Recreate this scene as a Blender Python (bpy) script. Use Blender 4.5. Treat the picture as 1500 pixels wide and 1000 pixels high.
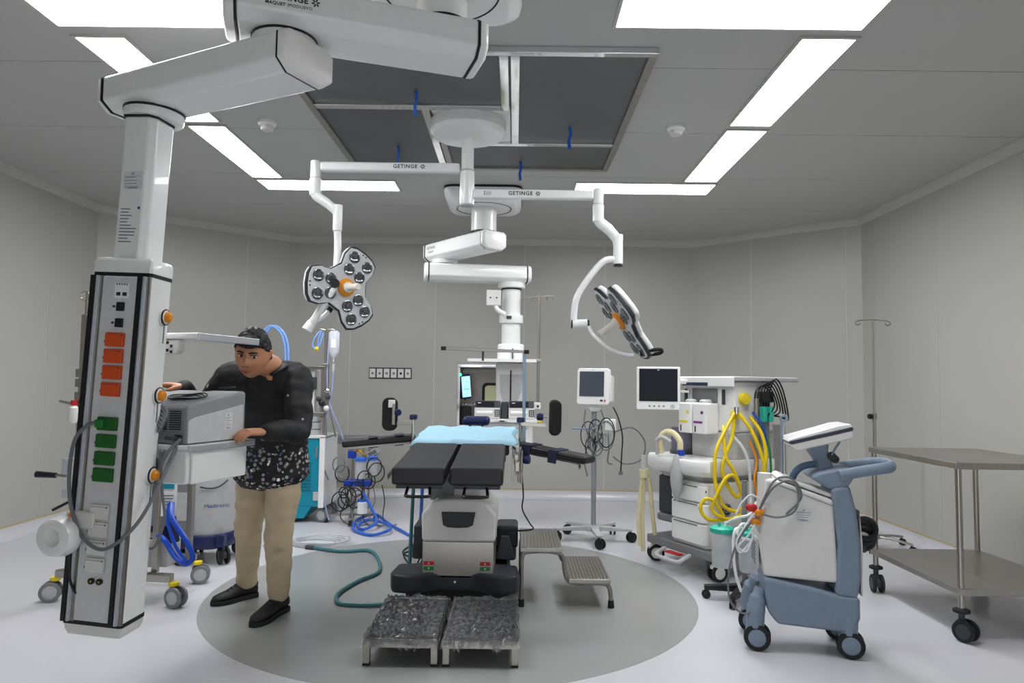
import bpy, bmesh, math, random
from mathutils import Vector, Matrix, Euler
random.seed(7)
for o in list(bpy.data.objects): bpy.data.objects.remove(o)
SC = bpy.context.scene
COL = SC.collection
R = math.radians

# ------------------------------------------------------------------ camera, world, exposure
FPX, CAM_H = 1030.0, 1.33
pitch, yaw, roll = math.atan(62/FPX), math.atan(5/FPX), 0.0135
fw = Vector((-math.sin(yaw)*math.cos(pitch), math.cos(yaw)*math.cos(pitch), math.sin(pitch)))
r0 = fw.cross(Vector((0,0,1))).normalized(); u0 = r0.cross(fw)
rt = math.cos(roll)*r0 + math.sin(roll)*u0
up = -math.sin(roll)*r0 + math.cos(roll)*u0
cam = bpy.data.objects.new('camera', bpy.data.cameras.new('camera'))
cam.data.sensor_width = 36; cam.data.lens = FPX/1500*36
cam.data.clip_start = .05; cam.data.clip_end = 60
COL.objects.link(cam)
m = Matrix((rt, up, -fw)).transposed().to_4x4(); m.translation = (0, 0, CAM_H)
cam.matrix_world = m
SC.camera = cam
w = bpy.data.worlds.new('world'); SC.world = w; w.use_nodes = True
w.node_tree.nodes['Background'].inputs[0].default_value = (.95,.97,1,1)
w.node_tree.nodes['Background'].inputs[1].default_value = .6  # even fill light, added to brighten front faces through the front wall gap
SC.view_settings.view_transform = 'Standard'; SC.view_settings.look = 'None'
SC.view_settings.gamma = 1; SC.view_settings.use_curve_mapping = False
SC.view_settings.exposure = 1.5
LIGHT_STRENGTH = 9.0

# ------------------------------------------------------------------ materials
def lin(h):
    h = h.lstrip('#'); c = [int(h[i:i+2],16)/255 for i in (0,2,4)]
    return tuple(x/12.92 if x <= .04045 else ((x+.055)/1.055)**2.4 for x in c) + (1,)
MATS = {}
def mat(name, col, rough=.5, metal=0, var=.05, scale=30, bump=0, emit=0, alpha=1, trans=0, coat=0, ior=1.45, stretch=None, emitcol=None):
    if name in MATS: return MATS[name]
    M = bpy.data.materials.new(name); M.use_nodes = True; MATS[name] = M
    nt = M.node_tree; b = nt.nodes['Principled BSDF']; L = nt.links
    tc = nt.nodes.new('ShaderNodeTexCoord'); src = tc.outputs['Object']
    if stretch:
        mp = nt.nodes.new('ShaderNodeMapping'); mp.inputs['Scale'].default_value = stretch
        L.new(src, mp.inputs[0]); src = mp.outputs[0]
    n = nt.nodes.new('ShaderNodeTexNoise'); n.inputs['Scale'].default_value = scale; n.inputs['Detail'].default_value = 4
    L.new(src, n.inputs['Vector'])
    c = lin(col)
    r = nt.nodes.new('ShaderNodeValToRGB')
    r.color_ramp.elements[0].position = .3; r.color_ramp.elements[1].position = .7
    r.color_ramp.elements[0].color = tuple(max(0,x*(1-var)) for x in c[:3])+(1,)
    r.color_ramp.elements[1].color = tuple(min(1,x*(1+var)) for x in c[:3])+(1,)
    L.new(n.outputs['Fac'], r.inputs[0]); L.new(r.outputs[0], b.inputs['Base Color'])
    b.inputs['Roughness'].default_value = rough; b.inputs['Metallic'].default_value = metal
    b.inputs['IOR'].default_value = ior
    b.inputs['Transmission Weight'].default_value = trans; b.inputs['Alpha'].default_value = alpha
    b.inputs['Coat Weight'].default_value = coat
    if emit:
        b.inputs['Emission Color'].default_value = lin(emitcol or col); b.inputs['Emission Strength'].default_value = emit
    if bump:
        bp = nt.nodes.new('ShaderNodeBump'); bp.inputs['Strength'].default_value = bump; bp.inputs['Distance'].default_value = .004
        L.new(n.outputs['Fac'], bp.inputs['Height']); L.new(bp.outputs[0], b.inputs['Normal'])
    return M

wallm  = mat('wall_panel_paint', '#b1b0aa', .36, var=.012, scale=2)
seamm  = mat('wall_joint', '#c9c8c2', .5)
ceilm  = mat('ceiling_panel_paint', '#b9b9b6', .4, var=.012, scale=2)
trimm  = mat('cove_trim', '#bcbbb6', .4)
white  = mat('white_enamel', '#eeeeec', .28, var=.015, coat=.3)
offw   = mat('off_white_plastic', '#dcdbd7', .4, var=.02)
lgrey  = mat('light_grey_plastic', '#b9bab9', .45)
mgrey  = mat('mid_grey_plastic', '#7d7f81', .5)
dgrey  = mat('dark_grey_plastic', '#3b3e42', .45)
black  = mat('black_plastic', '#141517', .4)
rubber = mat('black_rubber', '#1b1c1e', .7)
vinyl  = mat('black_vinyl', '#1d1c20', .42, bump=.15, scale=180)
steel  = mat('brushed_steel', '#b0aca4', .28, 1, var=.08, scale=40, stretch=(1,1,25))
dsteel = mat('satin_steel', '#a3a09a', .38, 1, var=.06)
chrome = mat('polished_steel', '#d6d6d6', .08, 1, var=.02)
alum   = mat('anodised_aluminium', '#ccd0d6', .32, .7, var=.03)
navy   = mat('navy_plastic', '#16204f', .4)
blue   = mat('blue_plastic', '#1a3ea6', .35)
hoseb  = mat('blue_hose', '#3467c9', .35)
lhose  = mat('light_blue_hose', '#7fa6e2', .35)
slate  = mat('slate_blue_plastic', '#7b8a9b', .42)
teal   = mat('teal_enamel', '#0f8ba3', .4)
tealh  = mat('teal_hose', '#3f777c', .4)
mint   = mat('mint_plastic', '#2fb59d', .4)
yellow = mat('yellow_hose', '#e3c512', .35)
ylw    = mat('yellow_plastic', '#e6d226', .4)
orange = mat('orange_plastic', '#e08a12', .4)
orsock = mat('orange_socket', '#d8501a', .45)
grsock = mat('green_socket', '#17601c', .45)
red    = mat('red_plastic', '#b9201f', .4)
green  = mat('green_plastic', '#1d7a34', .4)
cream  = mat('cream_tube', '#dcd2a8', .45)
clear  = mat('clear_plastic', '#e6ebee', .12, alpha=.38)
tube_c = mat('clear_tubing', '#d9dde0', .2, alpha=.6)
screen = mat('dark_screen', '#141820', .4, ior=1.3)
sticker= mat('sticker_paper', '#d9dadd', .6)
ink    = mat('dark_ink', '#23242a', .6)
inkg   = mat('grey_ink', '#6b6f77', .6)
inkb   = mat('blue_ink', '#2a4f9c', .6)
cable  = mat('grey_cable', '#6e7174', .5)
cablek = mat('black_cable', '#17181a', .5)
purple = mat('purple_plastic', '#7a2b80', .4)

# ------------------------------------------------------------------ geometry helpers
def basis(n, upv=(0,0,1)):
    z = Vector(n).normalized(); x = Vector(upv).cross(z)
    if x.length < 1e-5: x = Vector((1,0,0))
    x.normalize(); y = z.cross(x)
    return Matrix((x, y, z)).transposed()
def xf(loc=(0,0,0), rot=None):
    M = (rot.to_4x4() if rot is not None else Matrix.Identity(4)); M.translation = loc
    return M
def smooth_path(pts, sub=6, closed=False):
    P = [Vector(p) for p in pts]
    if sub <= 1 or len(P) < 3: return P
    out = []; n = len(P)
    for i in range(n if closed else n-1):
        if closed: a, b, c, d = P[(i-1)%n], P[i], P[(i+1)%n], P[(i+2)%n]
        else: a, b, c, d = P[max(i-1,0)], P[i], P[i+1], P[min(i+2,n-1)]
        for k in range(sub):
            t = k/sub
            out.append(.5*((2*b)+(c-a)*t+(2*a-5*b+4*c-d)*t*t+(3*b-a-3*c+d)*t**3))
    if not closed: out.append(P[-1])
    return out
class G:
    def __init__(s): s.v = []; s.f = []; s.M = None
    def add(s, vs, fs):
        k = len(s.v)
        for p in vs:
            p = Vector(p); s.v.append(s.M @ p if s.M is not None else p)
        s.f += [tuple(i+k for i in q) for q in fs]; return s
    def bx(s, x0, x1, y0, y1, z0, z1):
        v = [(x,y,z) for z in (z0,z1) for y in (y0,y1) for x in (x0,x1)]
        return s.add(v, [(0,2,3,1),(4,5,7,6),(0,1,5,4),(2,6,7,3),(0,4,6,2),(1,3,7,5)])
    def box(s, c, d): return s.bx(c[0]-d[0]/2,c[0]+d[0]/2,c[1]-d[1]/2,c[1]+d[1]/2,c[2]-d[2]/2,c[2]+d[2]/2)
    def bar(s, a, b, wd, ht, upv=(0,0,1)):          # box section bar from a to b
        a, b = Vector(a), Vector(b); z = (b-a).normalized(); x = Vector(upv).cross(z)
        if x.length < 1e-4: x = Vector((1,0,0))
        x.normalize(); y = z.cross(x); vs = []
        for p in (a, b):
            for i, j in ((-1,-1),(1,-1),(1,1),(-1,1)): vs.append(p + x*i*wd/2 + y*j*ht/2)
        return s.add(vs, [(3,2,1,0),(4,5,6,7),(0,1,5,4),(1,2,6,5),(2,3,7,6),(3,0,4,7)])
    def rings(s, rings, cap=True, closed=False):
        n = len(rings[0]); vs = [p for r in rings for p in r]; fs = []; m = len(rings)
        for i in range(m if closed else m-1):
            a, b = i*n, ((i+1)%m)*n
            for j in range(n): fs.append((a+j, a+(j+1)%n, b+(j+1)%n, b+j))
        if cap and not closed: fs += [tuple(range(n))[::-1], tuple((m-1)*n+j for j in range(n))]
        return s.add(vs, fs)
    def tube(s, pts, r, n=8, sub=6, closed=False, flat=1.0):
        P = smooth_path(pts, sub, closed); rs = []; px = None
        for i, p in enumerate(P):
            if closed: t = P[(i+1)%len(P)] - P[i-1]
            else: t = P[min(i+1,len(P)-1)] - P[max(i-1,0)]
            if t.length < 1e-9: t = Vector((0,0,1))
            t.normalize()
            if px is None:
                px = Vector((0,0,1)).cross(t)
                if px.length < 1e-3: px = Vector((1,0,0)).cross(t)
            px = px - t*px.dot(t)
            if px.length < 1e-6: px = t.orthogonal()
            px.normalize(); py = t.cross(px)
            rr = r[min(int(i*len(r)/len(P)),len(r)-1)] if isinstance(r,(list,tuple)) else r
            rs.append([p + px*math.cos(2*math.pi*j/n)*rr + py*math.sin(2*math.pi*j/n)*rr*flat for j in range(n)])
        return s.rings(rs, True, closed)
    def cyl(s, a, b, r, r2=None, n=20):
        a, b = Vector(a), Vector(b); t = (b-a).normalized(); x = t.orthogonal().normalized(); y = t.cross(x)
        r2 = r if r2 is None else r2
        return s.rings([[p + x*math.cos(2*math.pi*j/n)*q + y*math.sin(2*math.pi*j/n)*q for j in range(n)] for p, q in ((a,r),(b,r2))])
    def lathe(s, prof, o=(0,0,0), ax=(0,0,1), n=24):
        B = basis(ax, (0,1,0) if abs(Vector(ax).normalized().y) < .9 else (1,0,0)); o = Vector(o)
        return s.rings([[o + B @ Vector((max(r,1e-4)*math.cos(2*math.pi*j/n), max(r,1e-4)*math.sin(2*math.pi*j/n), z)) for j in range(n)] for r, z in prof])
    def prism(s, poly, axis, a, b):
        def mk(p, t): return {'x':(t,p[0],p[1]), 'y':(p[0],t,p[1]), 'z':(p[0],p[1],t)}[axis]
        n = len(poly); vs = [mk(p,a) for p in poly] + [mk(p,b) for p in poly]
        fs = [tuple(range(n))[::-1], tuple(range(n,2*n))] + [(i,(i+1)%n,n+(i+1)%n,n+i) for i in range(n)]
        return s.add(vs, fs)
    def ball(s, c, r, n=14, m=9):
        r = r if isinstance(r,(tuple,list)) else (r,r,r); c = Vector(c); rs = []
        for i in range(m+1):
            ph = math.pi*i/m - math.pi/2; k = max(math.cos(ph),.01)
            rs.append([c + Vector((r[0]*k*math.cos(2*math.pi*j/n), r[1]*k*math.sin(2*math.pi*j/n), r[2]*math.sin(ph))) for j in range(n)])
        return s.rings(rs)
    def torus(s, c, R_, r, ax=(0,0,1), n=28, k=8):
        B = basis(ax, (0,1,0) if abs(Vector(ax).normalized().y) < .9 else (1,0,0)); c = Vector(c)
        return s.tube([c + B @ Vector((R_*math.cos(2*math.pi*i/n), R_*math.sin(2*math.pi*i/n), 0)) for i in range(n)], r, k, 1, True)
    def mesh(s, name, M, ang=35, smooth=True):
        me = bpy.data.meshes.new(name); me.from_pydata([tuple(p) for p in s.v], [], s.f)
        bm = bmesh.new(); bm.from_mesh(me); bmesh.ops.recalc_face_normals(bm, faces=bm.faces); bm.to_mesh(me); bm.free()
        me.materials.append(M)
        if smooth: me.shade_smooth(); me.set_sharp_from_angle(angle=R(ang))
        return me
    def obj(s, name, M, parent=None, bevel=0, seg=2, ang=35, smooth=True, **tags):
        return link(name, s.mesh(name, M, ang, smooth), parent, bevel, seg, **tags)
def link(name, me, parent=None, bevel=0, seg=2, **tags):
    o = bpy.data.objects.new(name, me); COL.objects.link(o)
    if parent is not None: o.parent = parent
    if bevel:
        b = o.modifiers.new('bevel', 'BEVEL'); b.width = bevel; b.segments = seg; b.limit_method = 'ANGLE'; b.angle_limit = R(30)
        b.use_clamp_overlap = True; b.harden_normals = True
    for k, v in tags.items(): o[k] = v
    return o
def thing(name, label, cat, loc=(0,0,0), rz=0, group=None):
    o = bpy.data.objects.new(name, None); o.empty_display_size = .1; COL.objects.link(o)
    o.location = loc; o.rotation_euler = (0,0,rz); o['label'] = label; o['category'] = cat
    if group: o['group'] = group
    return o
def tag(o, label, cat, group=None):
    o['label'] = label; o['category'] = cat
    if group: o['group'] = group
    return o
def text(s, size, M, mx, parent, name='lettering', bold=0, spacing=1.0, align='CENTER'):
    cu = bpy.data.curves.new(name, 'FONT'); cu.body = s; cu.size = size; cu.align_x = align; cu.align_y = 'CENTER'
    cu.extrude = .0004; cu.offset = bold; cu.space_character = spacing; cu.resolution_u = 3
    t = bpy.data.objects.new(name, cu); COL.objects.link(t)
    bpy.context.view_layer.update()
    me = bpy.data.meshes.new_from_object(t.evaluated_get(bpy.context.evaluated_depsgraph_get()))
    bpy.data.objects.remove(t); me.materials.clear(); me.materials.append(M)
    me.transform(mx); o = bpy.data.objects.new(name, me); COL.objects.link(o); o.parent = parent
    return o
def face_mx(loc, n, upv=(0,0,1)): return xf(loc, basis(n, upv))      # text plane with normal n
def flower(loc, n, r, M, parent, upv=(0,0,1)):                       # eight-armed asterisk mark
    g = G(); g.M = face_mx(loc, n, upv)
    for k in range(6):
        a = k*math.pi/3 + .2
        g.bar((math.cos(a)*r*.3, math.sin(a)*r*.3, .0004), (math.cos(a)*r, math.sin(a)*r, .0004), r*.34, .0008, (0,0,1))
    return g.obj('emblem', M, parent)
def asset_label(loc, n, w_, h_, parent, lines=5, seed=1):
    rnd = random.Random(seed)
    g = G(); g.M = face_mx(loc, n); g.box((0,0,.0004), (w_,h_,.0008)); p = g.obj('asset_sticker', sticker, parent)
    g = G(); g.M = face_mx(loc, n)
    g.bar((-.004*w_/.05,h_*.30,.001), (.002*w_/.05,h_*.42,.001), h_*.06, .0006)
    for k in range(lines):
        y = h_*(.16-.52*k/max(1,lines-1)); l = w_*rnd.uniform(.5,.8)
        g.box((-w_*.42+l/2,y,.001), (l,h_*.028,.0005))
    g.box((0,h_*.22,.001), (w_*.84,h_*.015,.0005)); g.box((0,-h_*.43,.001), (w_*.5,h_*.045,.0005))
    g.obj('print', inkg, p)
    return p
CACHE = {}
def caster(parent, loc, r=.05, rz=0, kind='grey', name='caster', h=None):
    """twin-wheel swivel castor; loc = its contact point on the floor"""
    key = (round(r,3), kind, h); x, y, z = loc
    if key not in CACHE:
        wc = {'grey':(mgrey,lgrey), 'black':(rubber,black), 'slate':(rubber,slate), 'dark':(rubber,dgrey), 'white':(rubber,offw)}[kind]
        hh = h or r*2.25
        g = G(); g.cyl((0,0,r*1.5), (0,0,hh), r*.28, n=12); g.lathe([(0,r*1.45),(r*.5,r*1.45),(r*.5,r*1.75),(r*.25,r*1.95),(0,r*1.95)], n=14)
        g.prism([(-r*.3,r*1.6),(r*.45,r*1.6),(r*1.05,r*1.3),(r*.95,r*.75),(r*.35,r*.75),(r*.1,r*1.25)], 'y', -r*.22, r*.22)
        a = g.mesh('caster', {'grey':dgrey,'black':black,'slate':slate,'dark':dgrey,'white':offw}[kind])
        g = G()
        for s in (-1,1):
            g.lathe([(r*.55,s*r*.26),(r*.97,s*r*.28),(r,s*r*.4),(r*.97,s*r*.56),(r*.7,s*r*.6),(r*.66,s*r*.55),(r*.4,s*r*.26)], (r*.35,0,r), (0,1,0), 22)
        b = g.mesh('wheel', wc[0])
        g = G()
        for s in (-1,1): g.lathe([(0,s*r*.3),(r*.66,s*r*.3),(r*.66,s*r*.555),(r*.5,s*r*.6),(0,s*r*.62)], (r*.35,0,r), (0,1,0), 18)
        c = g.mesh('hub', wc[1])
        CACHE[key] = (a,b,c)
    a, b, c = CACHE[key]
    o = link(name, a, parent); o.location = (x,y,z); o.rotation_euler = (0,0,rz)
    wl = link('wheel', b, o); link('hub', c, o)
    return o

# ------------------------------------------------------------------ room
CZ = 3.04
PTS = [(-4.15,-.7), (-4.15,6.87), (-2.63,8.27), (2.08,8.27), (3.46,7.0), (3.46,-.7)]
def wall(name, p0, p1, seams, hole=None, bnum=None):
    """inner face along p0->p1 (room lies to the right of that direction)"""
    a, b = Vector((*p0,0)), Vector((*p1,0)); d = (b-a).normalized(); L_ = (b-a).length
    nrm = Vector((d.y,-d.x,0))                       # into the room
    B = Matrix((d, -nrm, Vector((0,0,1)))).transposed().to_4x4(); B.translation = a
    def slab(g, x0, x1, y0, y1, z0=0, z1=CZ):
        if hole and x0 < hole[0] and x1 > hole[1]:
            g.bx(x0,hole[0],y0,y1,z0,z1); g.bx(hole[1],x1,y0,y1,z0,z1)
            g.bx(hole[0],hole[1],y0,y1,z0,hole[2]); g.bx(hole[0],hole[1],y0,y1,hole[3],z1)
        else: g.bx(x0,x1,y0,y1,z0,z1)
    g = G(); g.M = B; slab(g, -.0, L_, .0025, .1)
    wl = g.obj(name, seamm, kind='structure')
    ss = [0]+list(seams)+[L_]
    for i in range(len(ss)-1):
        g = G(); g.M = B; slab(g, ss[i]+(.004 if i else 0), ss[i+1]-(.004 if i < len(ss)-2 else 0), 0, .0024, .09, CZ)
        g.obj('wall_panel', wallm, wl, smooth=False)
    # coved skirting and cornice
    g = G(); g.M = B
    g.prism([(-.07,0.0015),(-.045,.008),(-.02,.03),(-.006,.075),(-.004,.1),(0,.1),(.012,.1),(.012,.0015)], 'x', 0, L_)
    g.obj('baseboard_'+name.split('_',1)[1], MATS['floor_vinyl'], kind='structure')
    g = G(); g.M = B; g.bx(0, L_, -.006, .0, .1, .112)
    g.obj('trim_%d' % (bnum*2+1), MATS['yellow_line'], kind='structure')
    g = G(); g.M = B
    g.prism([(0,CZ-.07),(-.012,CZ-.066),(-.045,CZ-.03),(-.052,CZ-.0005),(0,CZ-.0005)], 'x', 0, L_)
    g.obj('trim_%d' % (bnum*2+2), trimm, kind='structure')
    return wl
# floor vinyl with fine flecks
def flecked(name, c0, c1, c2, rough):
    M = bpy.data.materials.new(name); M.use_nodes = True; MATS[name] = M
    nt = M.node_tree; b = nt.nodes['Principled BSDF']; L = nt.links
    tc = nt.nodes.new('ShaderNodeTexCoord')
    v = nt.nodes.new('ShaderNodeTexNoise'); v.inputs['Scale'].default_value = 90; v.inputs['Detail'].default_value = 1; L.new(tc.outputs['Object'], v.inputs['Vector'])
    n = nt.nodes.new('ShaderNodeTexNoise'); n.inputs['Scale'].default_value = 1.3; n.inputs['Detail'].default_value = 3; L.new(tc.outputs['Object'], n.inputs['Vector'])
    r = nt.nodes.new('ShaderNodeValToRGB'); e = r.color_ramp.elements
    e[0].position = .28; e[0].color = lin(c1); e[1].position = .72; e[1].color = lin(c2)
    k = r.color_ramp.elements.new(.36); k.color = lin(c0); k = r.color_ramp.elements.new(.64); k.color = lin(c0)
    L.new(v.outputs['Fac'], r.inputs[0])
    mx = nt.nodes.new('ShaderNodeMix'); mx.data_type = 'RGBA'; mx.blend_type = 'MULTIPLY'; mx.inputs[0].default_value = .05
    L.new(r.outputs[0], mx.inputs[6]); L.new(n.outputs['Color'], mx.inputs[7]); L.new(mx.outputs[2], b.inputs['Base Color'])
    b.inputs['Roughness'].default_value = rough
    return M
fl = flecked('floor_vinyl', '#cfcfd4', '#cbcbd0', '#d3d3d8', .25)
fl2 = flecked('inlay_vinyl', '#9c9e9c', '#999b99', '#9fa19f', .28)
mat('yellow_line', '#b9ab7c', .6)
g = G(); g.prism([(-4.15,-3)]+[(p[0],p[1]) for p in PTS]+[(3.46,-3)], 'z', -.1, 0)
FLOOR = g.obj('floor', fl, kind='structure', smooth=False)
g = G(); g.lathe([(0,.0002),(1.52,.0002),(1.52,.0012),(0,.0012)], (-.37,4.62,0), n=120)
g.obj('floor_inlay', fl2, FLOOR, smooth=False)
g = G(); g.bx(-4.3,3.6,-3,8.45,CZ+.012,CZ+.1)
CEIL = g.obj('ceiling', seamm, kind='structure', smooth=False)
ys = [-.8,.7,1.7,2.7,3.7,4.68,5.72,6.72,7.7,8.4]
for i in range(len(ys)-1):
    g = G(); g.bx(-4.25,3.55,ys[i]+.003,ys[i+1]-.003,CZ,CZ+.0119); g.obj('ceiling_panel', ceilm, CEIL, smooth=False)
def wl_len(i): return (Vector(PTS[i+1])-Vector(PTS[i])).length
wall('wall_left', PTS[0], PTS[1], [.9,1.9,2.9,3.9,4.9,5.9,6.9], bnum=0)
wall('wall_back_left', PTS[1], PTS[2], [.5,1.5], bnum=1)
HX0, HX1, HZ0, HZ1 = -.655, .02, .83, 1.53          # service hatch in the back wall
wall('wall_back', PTS[2], PTS[3], [.68,1.68,2.73,3.68], hole=(HX0+2.63,HX1+2.63,HZ0,HZ1), bnum=2)
wall('wall_back_right', PTS[3], PTS[4], [.72,1.72], bnum=3)
wall('wall_right', PTS[4], PTS[5], [.25,1.25,2.25,3.25,4.25,5.25,6.25], bnum=4)
# unseen wall behind the camera; wide gap added to let world light fill in
g = G(); g.bx(-4.25,-1.35,-.8,-.7,0,CZ); g.bx(1.55,3.56,-.8,-.7,0,CZ); g.bx(-1.35,1.55,-.8,-.7,2.45,CZ); g.obj('wall_front', wallm, kind='structure', smooth=False)
# ------------------------------------------------------------------ ceiling light panels
glow = mat('lit_diffuser', '#ffffff', .5, var=0, emit=LIGHT_STRENGTH, emitcol='#fbfcff')
def light(x0, x1, y0, y1, label):
    t = thing('ceiling_light', label, 'ceiling light', ((x0+x1)/2,(y0+y1)/2,CZ), 0, 'LED ceiling panels')
    a, b = (x1-x0)/2, (y1-y0)/2
    g = G(); k = .018
    g.bx(-a-k,a+k,-b-k,-b,-.010,0); g.bx(-a-k,a+k,b,b+k,-.010,0); g.bx(-a-k,-a,-b,b,-.010,0); g.bx(a,a+k,-b,b,-.010,0)
    g.obj('frame', trimm, t)
    g = G(); g.bx(-a,a,-b,b,-.007,-.001); g.obj('diffuser', glow, t, smooth=False)
light(.46,1.625,2.99,3.255,'near lit ceiling panel right of the pendant mount, wide across the top edge')
light(-2.235,-1.07,3.03,3.30,'near lit ceiling panel at upper left behind the white pendant arm')
light(1.385,1.645,3.35,4.505,'lit ceiling panel running away on the right, nearer of the two')
light(1.395,1.655,4.60,5.775,'lit ceiling panel running away on the right, farther of the two')
light(-2.225,-1.98,3.415,4.54,'lit ceiling panel on the left mostly hidden by the pendant arm')
light(-2.22,-1.98,4.63,5.80,'lit ceiling panel running away on the left, farther of the two')
light(.505,1.675,5.865,6.17,'far lit ceiling panel above the right surgical lamp arm')
light(-2.215,-1.05,5.88,6.17,'far lit ceiling panel behind the left surgical lamp arm')
for x, lab in ((-1.66,'small white smoke detector on the ceiling left of the air filters'),(1.04,'small white smoke detector on the ceiling right of the air filters')):
    t = thing('smoke_detector', lab, 'smoke detector', (x,4.55,CZ), 0, 'smoke detectors')
    g = G(); g.lathe([(0,0),(.058,0),(.06,-.02),(.05,-.032),(0,-.032)]); g.obj('base', white, t)
    g = G(); g.lathe([(0,-.032),(.036,-.032),(.036,-.04),(.042,-.044),(.036,-.06),(0,-.064)]); g.obj('sensor_head', offw, t)

# ------------------------------------------------------------------ laminar flow ceiling
M = bpy.data.materials.new('filter_mesh'); M.use_nodes = True; MATS['filter_mesh'] = M
nt = M.node_tree; b = nt.nodes['Principled BSDF']; tc = nt.nodes.new('ShaderNodeTexCoord')
wv = nt.nodes.new('ShaderNodeTexWave'); wv.inputs['Scale'].default_value = 34; wv.inputs['Distortion'].default_value = .6; wv.inputs['Detail'].default_value = 2
nz = nt.nodes.new('ShaderNodeTexNoise'); nz.inputs['Scale'].default_value = 3
rp = nt.nodes.new('ShaderNodeValToRGB'); rp.color_ramp.elements[0].color = lin('#5a5c5d'); rp.color_ramp.elements[1].color = lin('#7d7f80')
mx = nt.nodes.new('ShaderNodeMix'); mx.data_type = 'FLOAT'; mx.inputs[0].default_value = .5
nt.links.new(tc.outputs['Object'], wv.inputs[0]); nt.links.new(tc.outputs['Object'], nz.inputs[0])
nt.links.new(wv.outputs['Fac'], mx.inputs[2]); nt.links.new(nz.outputs['Fac'], mx.inputs[3]); nt.links.new(mx.outputs[0], rp.inputs[0])
nt.links.new(rp.outputs[0], b.inputs['Base Color']); b.inputs['Metallic'].default_value = .6; b.inputs['Roughness'].default_value = .5
t = thing('laminar_flow_ceiling', 'square steel framed ceiling diffuser with four dark mesh filters', 'air diffuser', (-.29,4.455,CZ))
def LX(x): return x+.29
def LY(y): return y-4.455
X0,X1,Y0,Y1 = -1.29,.71,3.465,5.455
def fbar(x0,x1,y0,y1,m_=chrome,n='frame_bar'): g = G(); g.bx(LX(x0),LX(x1),LY(y0),LY(y1),-.035,0); g.obj(n, m_, t, bevel=.003, seg=1)
fbar(X0,X1,Y0,Y0+.045); fbar(X0,X1,Y1-.045,Y1,dsteel); fbar(X0,X0+.045,Y0+.045,Y1-.045,dsteel); fbar(X1-.045,X1,Y0+.045,Y1-.045,dsteel)
panels = [(X0+.045,-.105,Y0+.045,4.17),(.005,X1-.045,Y0+.045,4.83),(X0+.045,-.60,4.235,Y1-.045),(-.50,X1-.045,4.88,Y1-.045)]
ribs = [(-.60,4.0),(.34,4.55),(-.86,4.95),(.02,5.28)]
for (x0,x1,y0,y1),(rx,ry) in zip(panels,ribs):
    g = G(); g.bx(LX(x0),LX(x1),LY(y0),LY(y1),-.016,-.004); f_ = g.obj('filter_panel', M, t, smooth=False)
    g = G(); g.tube([(LX(rx),LY(ry),-.016),(LX(rx)+.006,LY(ry)-.004,-.06),(LX(rx)-.004,LY(ry)+.006,-.11),(LX(rx)+.003,LY(ry),-.16)], .003, 6, 4, flat=4.5)
    g.obj('airflow_ribbon', mat('blue_ribbon','#1e64c8',.5), f_)
fbar(-.105,-.055,Y0+.045,4.235); fbar(-.045,.005,Y0+.045,4.83)
fbar(X0+.045,-.105,4.17,4.235); fbar(-.60,-.55,4.235,Y1-.045); fbar(-.545,-.50,4.84,Y1-.045,dsteel); fbar(-.50,X1-.045,4.83,4.88)
g = G(); g.bx(LX(-.545),LX(-.05),LY(4.24),LY(4.828),-.02,-.002); g.obj('centre_plate', white, t, bevel=.004)

# ------------------------------------------------------------------ double surgical lamp
S = thing('surgical_light', 'white ceiling surgical light with two arms and two three-lobed lamp heads', 'surgical light', (-.323,4.45,CZ-.02))
ox, oy, oz = -.323, 4.45, CZ-.02
def P(x,y,z): return Vector((x-ox,y-oy,z-oz))
g = G(); g.lathe([(0,0),(.235,0),(.243,-.012),(.243,-.075),(.225,-.1),(.06,-.118),(0,-.118)], n=48); g.obj('canopy', white, S)
g = G(); g.cyl((0,0,-.11),(0,0,-.33),.04); g.lathe([(.046,-.335),(.046,-.545),(.04,-.55)]); 
g.obj('post', white, S, ang=40)
g = G(); g.lathe([(.044,-.322),(.044,-.334)]); g.obj('joint_ring', lgrey, S)
g = G(); g.lathe([(0,-.548),(.04,-.549),(.044,-.553),(.044,-.556),(0,-.556)]); g.obj('post_cap', lgrey, S)
# arms
def hbar(name, a, b, w_, h_): g = G(); g.bar(a,b,w_,h_); return g.obj(name, white, S, bevel=.016, seg=3)
A1 = hbar('horizontal_arm', P(-.37,4.45,2.708), P(-1.27,4.45,2.708), .055, .062)
A2 = hbar('horizontal_arm', P(-.285,4.45,2.542), P(.49,4.45,2.542), .055, .062)
for px_, pz_, A in ((-.72,2.709,A1),(.02,2.543,A2)):
    text('GETINGE', .034, inkb if 0 else ink, face_mx(P(px_,4.4215,pz_),(0,-1,0)), A, spacing=1.15, bold=.0006)
    flower(P(px_+.112,4.4215,pz_),(0,-1,0),.016,ink,A)
g = G(); g.M = face_mx(P(-.19,4.4218,2.543),(0,-1,0)); g.box((0,0,0),(.05,.03,.001)); q = g.obj('rating_sticker', sticker, A2)
g = G(); g.M = face_mx(P(-.19,4.4212,2.543),(0,-1,0)); g.box((-.019,.007,0),(.008,.008,.001)); g.box((-.019,-.007,0),(.008,.008,.001)); g.box((.006,.004,0),(.03,.002,.001)); g.box((.006,-.006,0),(.03,.002,.001)); g.obj('print', inkg, q)
def spring(x, ztop, x2, z2, zend):
    g = G(); g.lathe([(0,ztop+.05),(.028,ztop+.05),(.032,ztop+.04),(.032,ztop-.06),(.028,ztop-.066)], P(x,4.45,0)+Vector((0,0,oz-oz)), n=20)
    g.v = [Vector((p.x,p.y,p.z-oz)) if 0 else p for p in g.v]
    g.obj('elbow_joint', white, S)
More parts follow.
